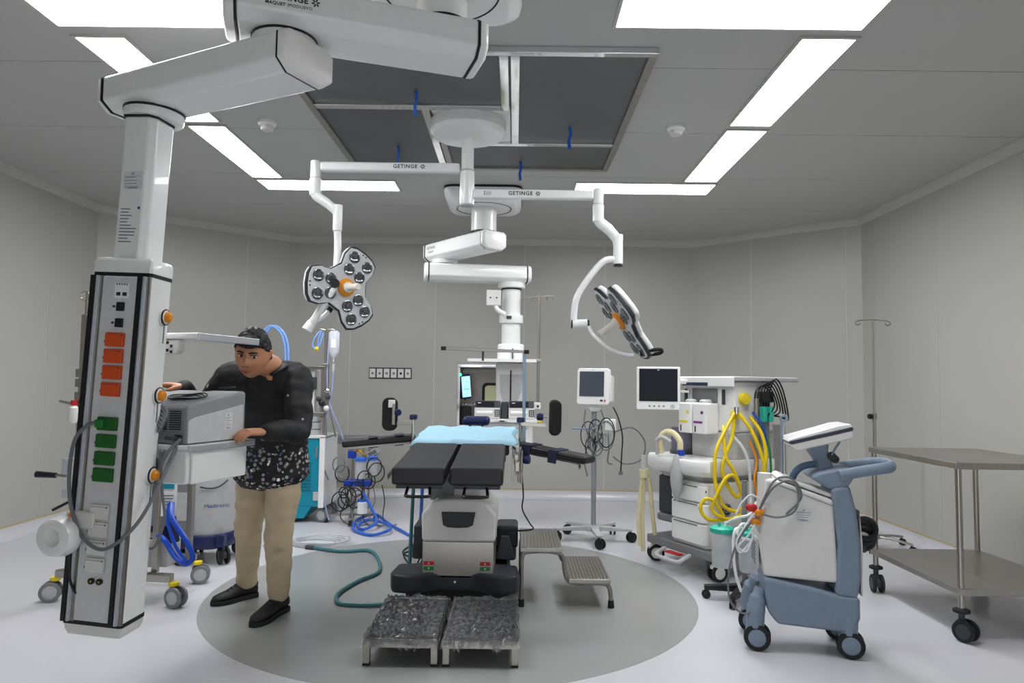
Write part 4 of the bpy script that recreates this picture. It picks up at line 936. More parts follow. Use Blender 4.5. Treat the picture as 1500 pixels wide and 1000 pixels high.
# screen on its bracket
SMx = AI @ Matrix.Translation((1.09,5.36,1.312)) @ Matrix.Rotation(R(-9),4,'Z')
def am(): g = G(); g.M = SMx; return g
g = am(); g.prism(rounded_rect(.325,.325,.012), 'y', -.02, .03); sc2 = g.obj('monitor_bezel', white, A, bevel=.006)
g = am(); g.box((0,-.022,.024),(.285,.005,.245)); g.obj('screen', screen, sc2)
for k in range(4):
    g = am(); g.lathe([(0,0),(.007,0),(.006,.003),(0,.003)], (-.065+.035*k,-.02,-.135), (0,-1,0), 10); g.obj('button', inkg, sc2)
g = am(); g.lathe([(.015,0),(.015,.008),(0,.008)], (.105,-.02,-.135), (0,-1,0), 14); g.obj('dial', lgrey, sc2)
g = am(); g.box((0,-.0255,.137),(.014,.002,.008)); g.obj('emblem', lgrey, sc2)
g = G(); g.bar(AW(1.20,5.42,1.36),AW(1.33,5.36,1.36),.05,.03); g.bar(AW(1.20,5.42,1.29),AW(1.33,5.36,1.29),.04,.02); g.bar(AW(1.245,5.40,1.28),AW(1.245,5.40,1.37),.04,.03); g.obj('screen_bracket', offw, A, bevel=.004)
# breathing system at the left of the worktop
canm = mat('smoked_canister','#6d6880',.15,alpha=.75)
g = G(); g.lathe([(0,.835),(.085,.835),(.085,1.0),(.08,1.015),(0,1.015)], (-.22,-.10,0), n=28); cn = g.obj('bellows_canister', canm, A)
g = G(); g.lathe([(.095,.81),(.095,.84),(.088,.846),(0,.846)], (-.22,-.10,0), n=28); g.obj('canister_base', dgrey, cn)
g = G(); g.tube([AW(1.10,5.28,.83),AW(1.09,5.28,.93),AW(1.12,5.26,.985),AW(1.17,5.22,.985),AW(1.21,5.18,.93),AW(1.21,5.17,.86)], .022, 12, 6); g.obj('corrugated_limb', cream, A)
g = G(); g.tube([AW(1.07,5.29,.82),AW(1.06,5.28,.92),AW(1.10,5.25,.95),AW(1.15,5.2,.92)], .014, 10, 5); g.obj('steel_limb', lgrey, A)
g = G(); g.cyl(AW(1.205,5.12,.83),AW(1.205,5.12,.87),.026); g.obj('blue_collar', blue, A)
g = G(); p0 = AW(1.17,5.10,.0)
g.lathe([(.012,.84),(.03,.80),(.046,.72),(.045,.64),(.03,.56),(.008,.51)], (p0.x,p0.y,0), n=16); g.obj('breathing_bag', mat('grey_bag','#b3b5b4',.5), A)
g = G(); g.bx(-.34,-.17,-.24,.0,.36,.65); ab_ = g.obj('absorber', dgrey, A, bevel=.02)
g = G(); g.bx(-.35,-.15,-.25,.01,.30,.36); g.obj('absorber_base', mgrey, ab_, bevel=.02)
g = G(); g.cyl(AW(.99,5.42,.80),AW(.99,5.42,.66),.018,n=12); g.obj('hose_port', lgrey, A)
for pts in ([(.985,5.42,.68),(.97,5.43,.5),(.955,5.42,.3),(.965,5.42,.12)],[(1.0,5.42,.68),(.99,5.44,.5),(.985,5.43,.3),(.99,5.42,.08)],[(1.01,5.42,.70),(1.04,5.42,.55),(1.06,5.42,.35),(1.08,5.42,.2)]):
    g = G(); g.tube([AW(*p) for p in pts], .016, 10, 5); g.obj('cream_hose', cream, A)
g = G(); g.cyl(AW(.99,5.42,.69),AW(.99,5.42,.63),.035,.03,n=14); g.obj('hose_clip', cream, A)
# yellow scavenging hoses
for pts in ([(1.55,4.96,1.16),(1.46,4.90,1.03),(1.38,4.85,.88),(1.37,4.83,.68),(1.42,4.83,.53),(1.52,4.83,.49),(1.57,4.85,.55)],
            [(1.56,4.96,1.16),(1.64,4.90,1.03),(1.70,4.86,.85),(1.72,4.85,.68),(1.71,4.86,.50)],
            [(1.55,4.98,1.13),(1.51,4.92,.97),(1.44,4.86,.84),(1.43,4.85,.72),(1.52,4.85,.58),(1.56,4.86,.66)],
            [(1.56,4.85,.60),(1.50,4.82,.72),(1.44,4.80,.72),(1.38,4.80,.62),(1.34,4.80,.50),(1.45,4.80,.44),(1.55,4.84,.47)],
            [(1.57,4.86,.60),(1.50,4.85,.76),(1.45,4.86,.85),(1.45,4.9,.98),(1.47,4.98,1.05)],
            [(1.42,4.82,.46),(1.35,4.80,.56),(1.29,4.80,.57),(1.26,4.80,.51),(1.31,4.80,.44),(1.42,4.82,.43)],
            [(1.67,5.02,1.12),(1.73,4.95,1.0),(1.74,4.9,.85),(1.70,4.88,.72)]):
    g = G(); g.tube([AW(*p) for p in pts], .0125, 10, 6); g.obj('yellow_hose', yellow, A)
g = G(); g.cyl(AW(1.555,4.955,1.14),AW(1.555,4.955,1.19),.02); g.obj('hose_coupling', chrome, A)
for pts, m_ in (([(1.70,5.05,1.15),(1.75,4.98,1.05),(1.76,4.95,.9),(1.74,4.95,.6)],blue),([(1.72,5.08,1.15),(1.79,5.0,.95),(1.80,4.97,.7),(1.79,4.97,.45)],green),([(1.66,5.0,.95),(1.69,4.94,.82),(1.66,4.9,.7),(1.68,4.9,.55)],orange)):
    g = G(); g.tube([AW(*p) for p in pts], .008, 8, 6); g.obj('gas_hose', m_, A)
g = G(); g.tube([AW(1.50,4.98,1.02),AW(1.57,4.88,.92),AW(1.60,4.84,.80),AW(1.60,4.80,.62),AW(1.58,4.75,.50)], .011, 8, 6); g.obj('clear_hose', tube_c, A)

# ------------------------------------------------------------------ suction stand
t = thing('suction_stand', 'suction stand with two clear canisters under mint green lids on a black base', 'suction unit', (1.43,4.47,0))
g = G(); g.cyl((.03,.03,.06),(.03,.03,.74),.017,n=14); g.obj('pole', mgrey, t)
for a in (175,235,335,70):
    c_, s_ = math.cos(R(a)), math.sin(R(a)); L_ = .25
    g = G(); g.add([(.03+.03*-s_,.03+.03*c_,.05),(.03-.03*-s_,.03-.03*c_,.05),(.03-.03*-s_,.03-.03*c_,.10),(.03+.03*-s_,.03+.03*c_,.10),
                    (.03+L_*c_-.018*s_,.03+L_*s_+.018*c_,.055),(.03+L_*c_+.018*s_,.03+L_*s_-.018*c_,.055),(.03+L_*c_+.018*s_,.03+L_*s_-.018*c_,.085),(.03+L_*c_-.018*s_,.03+L_*s_+.018*c_,.085)],
                   [(0,3,2,1),(4,5,6,7),(0,1,5,4),(1,2,6,5),(2,3,7,6),(3,0,4,7)]); g.obj('base_leg', black, t, bevel=.006)
    caster(t, (.03+(L_-.02)*c_,.03+(L_-.02)*s_,0), .026, R(a), 'black', h=.06)
for x, y in ((-.115,.02),(.02,-.085)):
    g = G(); g.lathe([(0,.205),(.058,.205),(.062,.215),(.07,.42),(.0,.42)], (x,y,0), n=28); cn = g.obj('canister', clear, t)
    g = G(); g.lathe([(.074,.418),(.076,.424),(.076,.445),(.06,.455),(.03,.458),(0,.458)], (x,y,0), n=28); ld = g.obj('lid', mint, cn)
    for k in (0,1):
        g = G(); g.cyl((x-.02+.04*k,y-.01,.456),(x-.02+.04*k,y-.01,.482),.009,n=10); g.obj('port', (mint,white)[k], ld)
g = G(); g.bx(-.11,.06,.0,.05,.395,.417); g.obj('canister_bracket', mgrey, t, bevel=.006)
for pts in ([(-.03,-.10,.47),(-.08,-.13,.46),(-.095,-.14,.36),(-.08,-.14,.2),(-.05,-.15,.10)],[(.03,-.10,.48),(-.04,-.14,.50),(-.07,-.15,.44),(0,-.15,.41),(.08,-.14,.45),(.10,-.12,.52)],[(-.09,.0,.48),(-.05,-.06,.52),(.03,-.08,.55),(.08,-.05,.62)]):
    g = G(); g.tube(pts, .009, 8, 6); g.obj('suction_hose', mat('white_tubing','#e4e6e6',.35), t)

# ------------------------------------------------------------------ balloon pump cart
BX, BY, BR = 1.466, 3.73, R(-12)
Bp = thing('balloon_pump', 'slate blue and white mobile pump console with flat closed screen and push handle', 'medical device', (BX,BY,0), BR)
prof = [(-.155,.86),(-.11,.862),(.17,.77),(.19,.36),(-.165,.37),(-.19,.56)]
g = G(); g.prism(prof, 'y', -.125, .125); g.obj('body', offw, Bp, bevel=.018, seg=3)
g = G(); g.prism([(-.10,.862),(-.02,.838),(.17,.775),(.17,.80),(.02,.85),(-.08,.885)], 'y', -.115, .115); g.obj('top_cover', offw, Bp, bevel=.012)
g = G(); g.bar((-.09,-.1262,.832),(.165,-.1262,.742),.003,.003); g.obj('cover_seam', inkg, Bp)
g = G(); g.prism([(-.17,.372),(.06,.335),(.19,.305),(.285,.30),(.285,.20),(.26,.135),(.22,.125),(-.10,.14),(-.15,.20)], 'y', -.14, .14); g.obj('lower_body', slate, Bp, bevel=.02, seg=3)
g = G(); g.prism([(.155,.83),(.245,.85),(.275,.72),(.295,.55),(.295,.40),(.275,.29),(.17,.30),(.185,.55)], 'y', -.135, .135); g.obj('rear_column', slate, Bp, bevel=.022, seg=3)
g = G(); g.prism([(.2955,.72),(.308,.55),(.305,.30),(.296,.30)], 'y', -.10, .10); g.obj('rear_panel', offw, Bp, bevel=.004)
g = G(); g.prism([(.06,.875),(.10,.905),(.20,.93),(.27,.93),(.27,.885),(.24,.835),(.155,.82)], 'y', -.13, .13); g.obj('shoulder', slate, Bp, bevel=.02, seg=3)
g = G(); g.tube([(.20,-.125,.895),(.33,-.135,.925),(.42,-.125,.94),(.455,-.07,.945),(.46,0,.945),(.455,.07,.945),(.42,.125,.94),(.33,.135,.925),(.20,.125,.90)], .021, 10, 5, flat=1.35); g.obj('push_handle', slate, Bp)
g = G(); g.rings([[(cx_+x*k,y*k*1.1,z) for x,y in ((-.045,-.05),(.045,-.05),(.045,.05),(-.045,.05))] for cx_,k,z in ((.155,1.0,.88),(.145,.85,.95),(.115,1.05,1.01),(.105,1.35,1.045))]); g.obj('screen_neck', slate, Bp, bevel=.012)
SMb = Matrix.Translation((.115,0,1.085)) @ Matrix.Rotation(R(-15),4,'Y')
def bg(): g = G(); g.M = SMb; return g
g = bg(); g.prism([(-.15,-.018),(-.13,-.045),(.14,-.045),(.155,-.02),(.155,-.004),(-.15,-.004)], 'y', -.125, .125); dk = g.obj('screen_base', offw, Bp, bevel=.01)
g = bg(); g.bx(-.153,.157,-.127,.127,-.004,.010); g.obj('screen_edge', mat('navy_edge','#2a3348',.4), dk, bevel=.004)
g = bg(); g.prism([(-.165,.010),(-.15,.024),(.10,.036),(.15,.03),(.158,.010)], 'y', -.128, .128); g.obj('screen_lid', white, dk, bevel=.008)
g = G(); g.tube([(.20,-.05,1.09),(.215,-.06,1.06),(.19,-.07,1.02),(.175,-.07,.99)], .006, 8, 5); g.obj('screen_lead', slate, Bp)
for k in range(3):
    g = G(); g.torus((.175+.008*k,-.065,.985-.008*k), .016, .006, (.3,1,.2), 14, 6); g.obj('lead_coil', dgrey, Bp)
g = G(); g.tube([(-.02,-.04,.83),(0,-.05,.89),(.04,-.05,.925),(.10,-.05,.94)], .018, 12, 6); g.obj('corrugated_hose', mat('dark_slate_hose','#4b5f78',.5,bump=.8,scale=60), Bp)
g = G(); g.cyl((-.045,.06,.84),(-.045,.06,1.15),.008,n=10); pr_ = g.obj('infusion_rod', slate, Bp)
g = G(); g.torus((-.035,.06,1.165), .016, .007, (0,1,0), 16, 8); g.obj('rod_hook', slate, pr_)
# pods and wheels
for x, y in ((-.205,-.10),(.235,-.10),(-.205,.17),(.235,.17)):
    g = G(); g.tube([(x+.03 if x<0 else x-.005,y*.75,.30),(x+.01 if x<0 else x,y*.9,.24),(x,y,.17),(x,y,.115)], [.03,.042,.045,.045,.043], 14, 5); g.obj('wheel_pod', slate, Bp)
    caster(Bp, (x-.015,y,0), .066, R(-8), 'slate', h=.12)
for x,y,m_ in ((-.205,-.155,red),(.235,-.155,green)):
    pass
g = G(); g.cyl((-.155,-.06,.70),(-.15,-.06,.885),.034,.036,n=18); g.obj('helium_cylinder_cover', offw, Bp)
g = G(); g.bx(-.20,-.185,-.10,.10,.40,.55); vp = g.obj('vent_panel', lgrey, Bp, bevel=.004)
for k in range(6):
    g = G(); g.bx(-.203,-.2,-.08,.08,.42+.02*k,.428+.02*k); g.obj('vent_slot', inkg, vp)
g = G(); g.prism([(-.215,.66),(-.185,.70),(-.13,.70),(-.14,.60),(-.18,.56)], 'y', -.12, -.02); g.obj('connector_block', lgrey, Bp, bevel=.01)
for x,z,m_,n_ in ((-.225,.715,red,'red_connector'),(-.19,.69,orange,'orange_connector'),(-.205,.645,orange,'orange_connector')):
    g = G(); g.ball((x,-.13,z),(.03,.02,.022)); g.obj(n_, m_, Bp)
for pts, m_ in (([(-.19,-.135,.70),(-.12,-.14,.82),(-.04,-.15,.86),(.0,-.15,.80),(-.02,-.15,.71),(-.10,-.15,.675),(-.19,-.14,.69)],cable),([(-.205,-.135,.66),(-.12,-.14,.85),(-.03,-.14,.87),(.015,-.14,.78),(-.06,-.14,.69)],cable),
                ([(-.20,-.14,.67),(-.26,-.14,.60),(-.31,-.14,.50),(-.34,-.14,.36),(-.33,-.14,.24),(-.26,-.13,.18),(-.18,-.12,.24)],cable),([(-.20,-.14,.65),(-.24,-.15,.58),(-.29,-.15,.52),(-.25,-.15,.50),(-.21,-.14,.60)],mat('white_lead','#dcdedf',.4)),
                ([(-.21,-.14,.69),(-.26,-.15,.62),(-.30,-.15,.54),(-.28,-.15,.49),(-.22,-.14,.56)],MATS['white_lead']),([(-.15,-.13,.72),(-.22,-.14,.78),(-.27,-.14,.74),(-.30,-.14,.68)],MATS['white_lead'])):
    g = G(); g.tube(pts, .005, 8, 6); g.obj('patient_lead', m_, Bp)
asset_label((.03,-.1257,.69), (0,-1,0), .085, .065, Bp, 4, 6)
for k in range(3):
    g = G(); g.torus((.335,.0+.02*k-.03,.62-.03*k), .05, .014, (.2,1,0), 20, 8); g.obj('mains_lead_coil', cablek, Bp)
g = G(); g.bx(.296,.34,-.03,.05,.50,.53); g.obj('lead_hook', dgrey, Bp)

# ------------------------------------------------------------------ drip stand by the right wall
t = thing('drip_stand', 'tall thin steel drip stand with two hooks by the right wall', 'drip stand', (3.06,6.02,0))
g = G(); g.cyl((0,0,.09),(0,0,1.10),.0135,n=12); g.obj('lower_pole', steel, t)
g = G(); g.cyl((0,0,1.10),(0,0,1.925),.009,n=12); pl2 = g.obj('upper_pole', steel, t)
for s_ in (-1,1):
    g = G(); g.tube([(0,0,1.92),(s_*.08,0,1.915),(s_*.135,-.0,1.905),(s_*.15,0,1.885),(s_*.125,0,1.872),(s_*.105,0,1.89)], .005, 8, 6); g.obj('hook', steel, pl2)
g = G(); g.lathe([(.02,1.07),(.02,1.12),(.012,1.125)], n=14); g.obj('collar', dsteel, t)
g = G(); g.lathe([(0,0),(.02,0),(.024,.012),(.02,.024),(0,.026)], (-.03,-.01,1.095), (-1,-.2,0), 14); g.obj('lock_knob', black, t)
g = G(); g.lathe([(0,.075),(.035,.075),(.035,.105),(.016,.115),(0,.115)], n=16); g.obj('base_hub', dsteel, t)
for a in (20,92,164,236,308):
    c_, s_ = math.cos(R(a)), math.sin(R(a)); g = G(); g.tube([(.02*c_,.02*s_,.092),(.15*c_,.15*s_,.088),(.29*c_,.29*s_,.07)], .011, 8, 4); g.obj('base_leg', steel, t)
    caster(t, (.28*c_,.28*s_,0), .028, R(a), 'black', h=.07)
# ------------------------------------------------------------------ stainless trolley
t = thing('instrument_trolley', 'stainless steel two-shelf instrument trolley on swivel castors at the right edge', 'trolley', (2.73,4.28,0))
trm = mat('trolley_steel','#b3b1ac',.36,1,var=.08,scale=8,stretch=(12,1,1))
for z, n_ in ((.94,'top_shelf'),(.275,'lower_shelf')):
    g = G(); g.bx(-.36,.36,-.47,.47,z-.035,z); g.obj(n_, trm, t, bevel=.004)
for x in (-.335,.335):
    for y in (-.445,.445):
        g = G(); g.cyl((x,y,.155),(x,y,.94),.0165,n=16); g.obj('leg', steel, t)
        g = G(); g.lathe([(.03,.145),(.042,.15),(.042,.163),(.02,.172)], (x,y,0), n=20); g.obj('bumper_ring', rubber, t)
        r = .06; c = caster(t, (x,y,0), .058, R(-60 if y < 0 else -100), 'dark', h=.148)
# ------------------------------------------------------------------ return air panel on the right rear wall
d_ = (Vector(PTS[4])-Vector(PTS[3])).normalized(); nn = Vector((-d_.y*-1,-d_.x,0)); nn = Vector((d_.y,-d_.x,0))
ctr = Vector((*PTS[3],0)) + Vector((*d_,0))*.80
t = thing('return_air_panel', 'grey steel return air panel low on the right rear wall', 'wall panel', tuple(ctr+Vector((0,0,.31))), math.atan2(d_.y,d_.x))
g = G(); g.bx(-.27,.27,-.016,-.001,0,.62); pn = g.obj('panel', dsteel, t, bevel=.003)
for q_ in ((-.29,-.25,0,.62),(.25,.29,0,.62)):
    g = G(); g.bx(q_[0],q_[1],-.024,-.0165,q_[2],q_[3]); g.obj('frame_bar', trimm, t, bevel=.002)
for q_ in ((-.25,.25,.585,.62),(-.25,.25,0,.035)):
    g = G(); g.bx(q_[0],q_[1],-.024,-.0165,q_[2],q_[3]); g.obj('frame_bar', dsteel, t, bevel=.002)
# ------------------------------------------------------------------ left: mast trolley behind the near pendant
t = thing('equipment_trolley', 'stainless steel mast trolley on castors with yellow rings behind the near pendant', 'trolley', (-2.32,4.40,0))
def EP(x,y,z): return Vector((x+2.32,y-4.40,z))
for a, b_ in (((-2.72,4.27,.165),(-2.0,4.20,.165)),((-2.70,4.72,.165),(-2.08,4.68,.165)),((-2.42,4.24,.165),(-2.38,4.70,.165))):
    g = G(); g.bar(EP(*a),EP(*b_),.05,.045); g.obj('base_bar', steel, t, bevel=.005)
for x, y, a in ((-2.73,4.27,200),(-1.985,4.195,-20),(-2.065,4.68,20),(-2.71,4.73,160)):
    caster(t, EP(x,y,0), .06, R(a), 'grey', h=.135)
    g = G(); g.lathe([(.027,.122),(.030,.126),(.030,.142),(.024,.143)], EP(x,y,0), n=16); g.obj('yellow_ring', ylw, t)
for x, y in ((-2.13,4.26),(-2.02,4.45)):
    g = G(); g.bar(EP(x,y,.18),EP(x,y,.86),.035,.035,(0,1,0)); g.obj('upright', steel, t, bevel=.004)
g = G(); g.bar(EP(-2.13,4.26,.40),EP(-2.30,4.26,.40),.03,.03); g.obj('cross_bar', steel, t)
g = G(); g.bx(.02,.23,-.08,.10,.19,.36); g.obj('pump_box', lgrey, t, bevel=.015)
g = G(); g.add([EP(x,y,z) for x,y,z in ((-2.25,4.33,.36),(-2.07,4.33,.33),(-2.05,4.40,.33),(-2.25,4.40,.36),(-2.23,4.33,.72),(-2.14,4.33,.70),(-2.12,4.40,.70),(-2.23,4.40,.72))], [(0,1,2,3),(4,7,6,5),(0,4,5,1),(1,5,6,2),(2,6,7,3),(3,7,4,0)])
bp_ = g.obj('control_panel', navy, t, bevel=.01)
g = G(); g.box(EP(-2.155,4.322,.54),(.10,.006,.20)); g.obj('panel_keys', slate, bp_)
g = G(); g.M = xf(EP(-2.045,4.22,.62), basis((.15,-1,.05))); g.box((0,0,0),(.085,.20,.002)); lf = g.obj('leaflet', white, t)
g = G(); g.M = xf(EP(-2.045,4.218,.62), basis((.15,-1,.05)))
for k in range(4): g.box((-.005,.02-.018*k,.002),(.06-.006*k,.006,.001))
g.obj('print', inkg, lf)
g = G(); g.M = xf(EP(-2.045,4.218,.69), basis((.15,-1,.05))); g.box((-.005,.005,.002),(.065,.03,.001)); g.obj('print_banner', teal, lf)
g = G(); g.tube([EP(-2.02,4.20,.60),EP(-1.99,4.15,.52),EP(-1.90,4.14,.40),EP(-1.86,4.15,.30),EP(-1.90,4.15,.26),EP(-1.97,4.16,.30),EP(-2.03,4.17,.38),EP(-2.09,4.2,.41)], .016, 10, 6); g.obj('blue_tube', mat('bright_blue_tube','#1c4fc4',.3), t)
g = G(); g.tube([EP(-2.03,4.19,.60),EP(-2.02,4.16,.50),EP(-1.95,4.13,.36),EP(-1.89,4.13,.28),EP(-1.95,4.14,.29),EP(-2.05,4.17,.40)], .010, 10, 6); g.obj('blue_tube', MATS['bright_blue_tube'], t)
# left mast with crank, valve and hook
g = G(); g.bar(EP(-2.645,4.30,.18),EP(-2.645,4.30,1.72),.035,.035,(0,1,0)); ms = g.obj('mast', steel, t, bevel=.003)
g = G(); g.cyl(EP(-2.645,4.30,1.72),EP(-2.645,4.30,1.86),.008,n=10); g.torus(EP(-2.655,4.30,1.835), .028, .005, (0,1,0), 18, 6); g.obj('mast_hook', steel, ms)
g = G(); g.box(EP(-2.665,4.28,.80),(.09,.09,.10)); g.obj('crank_housing', alum, t, bevel=.01)
g = G(); g.bar(EP(-2.69,4.25,.845),EP(-2.70,4.25,.735),.025,.02,(0,1,0)); g.obj('crank_arm', dsteel, t, bevel=.004)
g = G(); g.cyl(EP(-2.70,4.25,.742),EP(-2.745,4.25,.745),.009,n=10); g.obj('crank_axle', steel, t)
g = G(); g.cyl(EP(-2.745,4.25,.745),EP(-2.865,4.25,.75),.016,.02,n=12); g.obj('crank_grip', black, t)
g = G(); g.box(EP(-2.665,4.27,.635),(.08,.06,.05)); g.obj('clamp_block', alum, t, bevel=.006)
g = G(); g.bar(EP(-2.64,4.25,.60),EP(-2.75,4.24,.54),.025,.016); g.obj('clamp_lever', black, t, bevel=.005)
g = G(); g.lathe([(0,1.06),(.02,1.06),(.024,1.08),(.024,1.15),(.016,1.16),(0,1.16)], EP(-2.66,4.25,0), n=14); vv = g.obj('gas_valve', offw, t)
g = G(); g.cyl(EP(-2.66,4.25,1.165),EP(-2.66,4.25,1.195),.018,n=12); g.obj('red_cap', red, vv)
g = G(); g.cyl(EP(-2.66,4.25,1.17),EP(-2.74,4.24,1.19),.009,n=10); g.obj('outlet_spigot', steel, vv)
for z in (1.30,1.22,1.36):
    g = G(); g.box(EP(-2.645,4.275,z),(.05,.02,.05)); g.obj('mast_clip', dsteel, ms)

# ------------------------------------------------------------------ grey console with navy base
t = thing('perfusion_console', 'pale grey rounded console on a navy wheeled base behind the pendant drawer', 'medical device', (-2.27,5.33,0))
g = G(); g.rings([[(x*k,y*k,z) for x,y in ((-.20,-.20),(-.02,-.22),(.08,-.21),(.16,-.16),(.19,-.06),(.19,.2),(-.2,.2))] for k, z in ((.97,.19),(1,.22),(1,.80),(.95,.83))]); bd = g.obj('body', lgrey, t, ang=40)
g = G(); g.bx(-.195,-.02,-.232,-.205,.24,.80); fp = g.obj('front_panel', mgrey, t, bevel=.006)
g = G(); g.box((-.10,-.234,.66),(.09,.003,.06)); g.obj('sticker', sticker, fp)
g = G(); g.box((-.09,-.234,.42),(.12,.003,.20)); g.obj('notice', lgrey, fp)
g = G(); g.rings([[(x*k,y*k,z) for x,y in ((-.21,-.24),(.0,-.25),(.12,-.22),(.20,-.12),(.21,.2),(-.21,.2))] for k, z in ((.95,.115),(1,.13),(1,.20),(.96,.215))]); g.obj('base_skirt', navy, t, ang=40)
text('Medtronic', .042, inkb, face_mx((.125,-.1845,.42),(.53,-.85,0)), bd)
g = G(); g.tube([(.02,-.235,.56),(.08,-.23,.55),(.14,-.20,.56),(.18,-.14,.60)], .006, 8, 4); g.obj('grab_wire', dgrey, t)
for x, y, a in ((-.13,-.19,-30),(.16,-.14,-50),(.15,.15,20),(-.15,.15,100)): caster(t, (x,y,0), .06, R(a), 'dark', h=.12)
g = G(); g.bx(.14,.20,-.23,-.16,.13,.22); g.obj('brake_housing', navy, t, bevel=.01)
g = G(); g.bx(-.14,.12,-.02,.18,.80,.98); g.obj('upper_module', offw, t, bevel=.02)

# ------------------------------------------------------------------ teal machine behind the man
t = thing('heater_cooler', 'teal cabinet machine on castors with steel pole behind the man', 'medical device', (-1.95,6.85,0))
def HPt(x,y,z): return Vector((x+1.95,y-6.85,z))
g = G(); g.bx(-.22,.11,-.16,.30,.15,.79); cb = g.obj('cabinet', teal, t, bevel=.008)
g = G(); g.prism([(-.22,.15),(.05,.15),(-.02,.04),(-.22,.04)], 'y', -.16, .28); g.obj('plinth', teal, t, bevel=.006)
g = G(); g.bx(.111,.165,-.17,.31,.14,.81); g.obj('side_frame', white, t, bevel=.008)
g = G(); g.bx(-.22,.165,-.17,.31,.79,.815); g.obj('top_plate', offw, t, bevel=.004)
for k in range(9):
    g = G(); g.bx(-.06,.04,-.168,-.161,.30+.032*k,.312+.032*k); g.obj('louvre', mat('dark_teal','#0b6a7d',.5), cb, bevel=.002, seg=1)
g = G(); g.box((.085,-.166,.66),(.02,.012,.10)); g.obj('door_handle', chrome, cb, bevel=.004)
g = G(); g.box((.09,-.165,.25),(.05,.006,.08)); g.obj('sticker', lgrey, cb)
for x, y in ((.12,-.08),(-.16,-.06),(.12,.22),(-.16,.22)): caster(t, (x,y,0), .065, R(-20), 'grey', h=.15)
g = G(); g.bx(-.30,.02,-.05,.12,1.02,1.44); wb = g.obj('white_module', offw, t, bevel=.012)
g = G(); g.bx(-.04,.04,-.075,-.0505,1.25,1.37); g.obj('dark_knob_block', dgrey, wb, bevel=.006)
g = G(); g.bx(-.36,.12,-.09,.0,1.445,1.475); br_ = g.obj('bracket_bar', steel, t, bevel=.004)
g = G(); g.bx(-.15,-.03,-.10,-.091,1.40,1.45); g.obj('bracket_plate', dsteel, br_)
g = G(); g.cyl((.115,-.05,.81),(.115,-.05,1.83),.013,n=12); po = g.obj('pole', steel, t)
g = G(); g.bx(.085,.145,-.08,-.02,.98,1.50); g.obj('pole_rail', dsteel, po, bevel=.004)
g = G(); g.tube([(.115,-.05,1.825),(.06,-.05,1.835),(.03,-.05,1.825)], .005, 8, 4); g.obj('pole_hook', steel, po)
g = G(); g.tube([(.115,-.05,1.825),(.17,-.05,1.835),(.20,-.05,1.825)], .005, 8, 4); g.obj('pole_hook', steel, po)
g = G(); g.bx(-.10,.13,-.10,.04,1.0,1.035); g.obj('reservoir_holder', dsteel, t, bevel=.006)
g = G(); g.lathe([(0,.82),(.075,.82),(.078,.83),(.078,.99),(.06,1.0),(0,1.0)], (0.0,-.03,0), n=26); rs_ = g.obj('reservoir', clear, t)
for z in (.87,.94):
    g = G(); g.torus((0,-.03,z), .079, .004, n=26, k=6); g.obj('reservoir_band', dgrey, rs_)
for k,(x,z,s_) in enumerate(((.155,1.24,.03),(.16,1.18,.025),(.10,1.12,.03),(.15,1.07,.03),(.07,1.16,.025))):
    g = G(); g.ball((x,-.10,z), s_, 10, 6); g.obj('clamp_knob', (chrome,dgrey,black,offw,dgrey)[k], po)
# infusion bag and light tubing
g = G(); g.rings([[(.195+p[0]*k,-.06+y_,z) for p in [(q[0],0) for q in ((-.045,0),(.045,0))]] for k, z, y_ in ()] or [[(.195+w_*math.cos(a*math.pi/6),-.06+d2*math.sin(a*math.pi/6),z) for a in range(12)] for w_,d2,z in ((.03,.006,1.82),(.05,.012,1.80),(.052,.02,1.70),(.05,.024,1.62),(.03,.018,1.575),(.008,.008,1.56),(.008,.008,1.52))])
bg_ = g.obj('infusion_bag', mat('bag_film','#dde1ea',.2,alpha=.7), t)
g = G(); g.box((.195,-.082,1.70),(.05,.004,.09)); g.obj('bag_label', white, bg_)
g = G(); g.cyl((.195,-.06,1.50),(.195,-.06,1.42),.012,n=10); g.obj('drip_chamber', clear, bg_)
vt = mat('violet_tubing','#a9b4dc',.3,alpha=.75)
for pts, m_ in (([(.195,-.06,1.42),(.19,-.07,1.25),(.17,-.09,1.1),(.15,-.10,.9),(.16,-.12,.7),(.14,-.14,.45),(.17,-.15,.2),(.22,-.16,.03)],vt),([(.15,-.06,1.75),(.14,-.07,1.5),(.15,-.09,1.2)],vt),([(.06,-.06,1.82),(.02,-.08,1.76),(-.01,-.08,1.68),(.03,-.08,1.64),(.07,-.08,1.70),(.09,-.07,1.80)],lhose),([(.07,-.06,1.82),(.05,-.08,1.74),(.04,-.08,1.66)],lhose),
                ([(.17,-.08,1.12),(.22,-.08,1.0),(.28,-.06,.85),(.33,-.05,.72)],vt),([(.16,-.09,1.14),(.20,-.09,.98),(.24,-.08,.80)],cable),([(.14,-.10,1.05),(.16,-.12,.8),(.13,-.14,.6),(.2,-.15,.4)],cable)):
    g = G(); g.tube(pts, .008, 8, 6); g.obj('tubing', m_, t)
g = G(); g.ball((.035,-.09,1.64), .022, 10, 6); g.obj('yellow_connector', ylw, t)
for dx in (0,.03):
    g = G(); g.tube([(-.56+dx,.0,1.58),(-.53+dx,-.02,1.76),(-.44+dx,-.03,1.86),(-.34+dx,-.03,1.80),(-.29+dx,-.03,1.66),(-.28+dx,-.03,1.45)], .013, 10, 6); g.obj('blue_loop_hose', lhose, t)

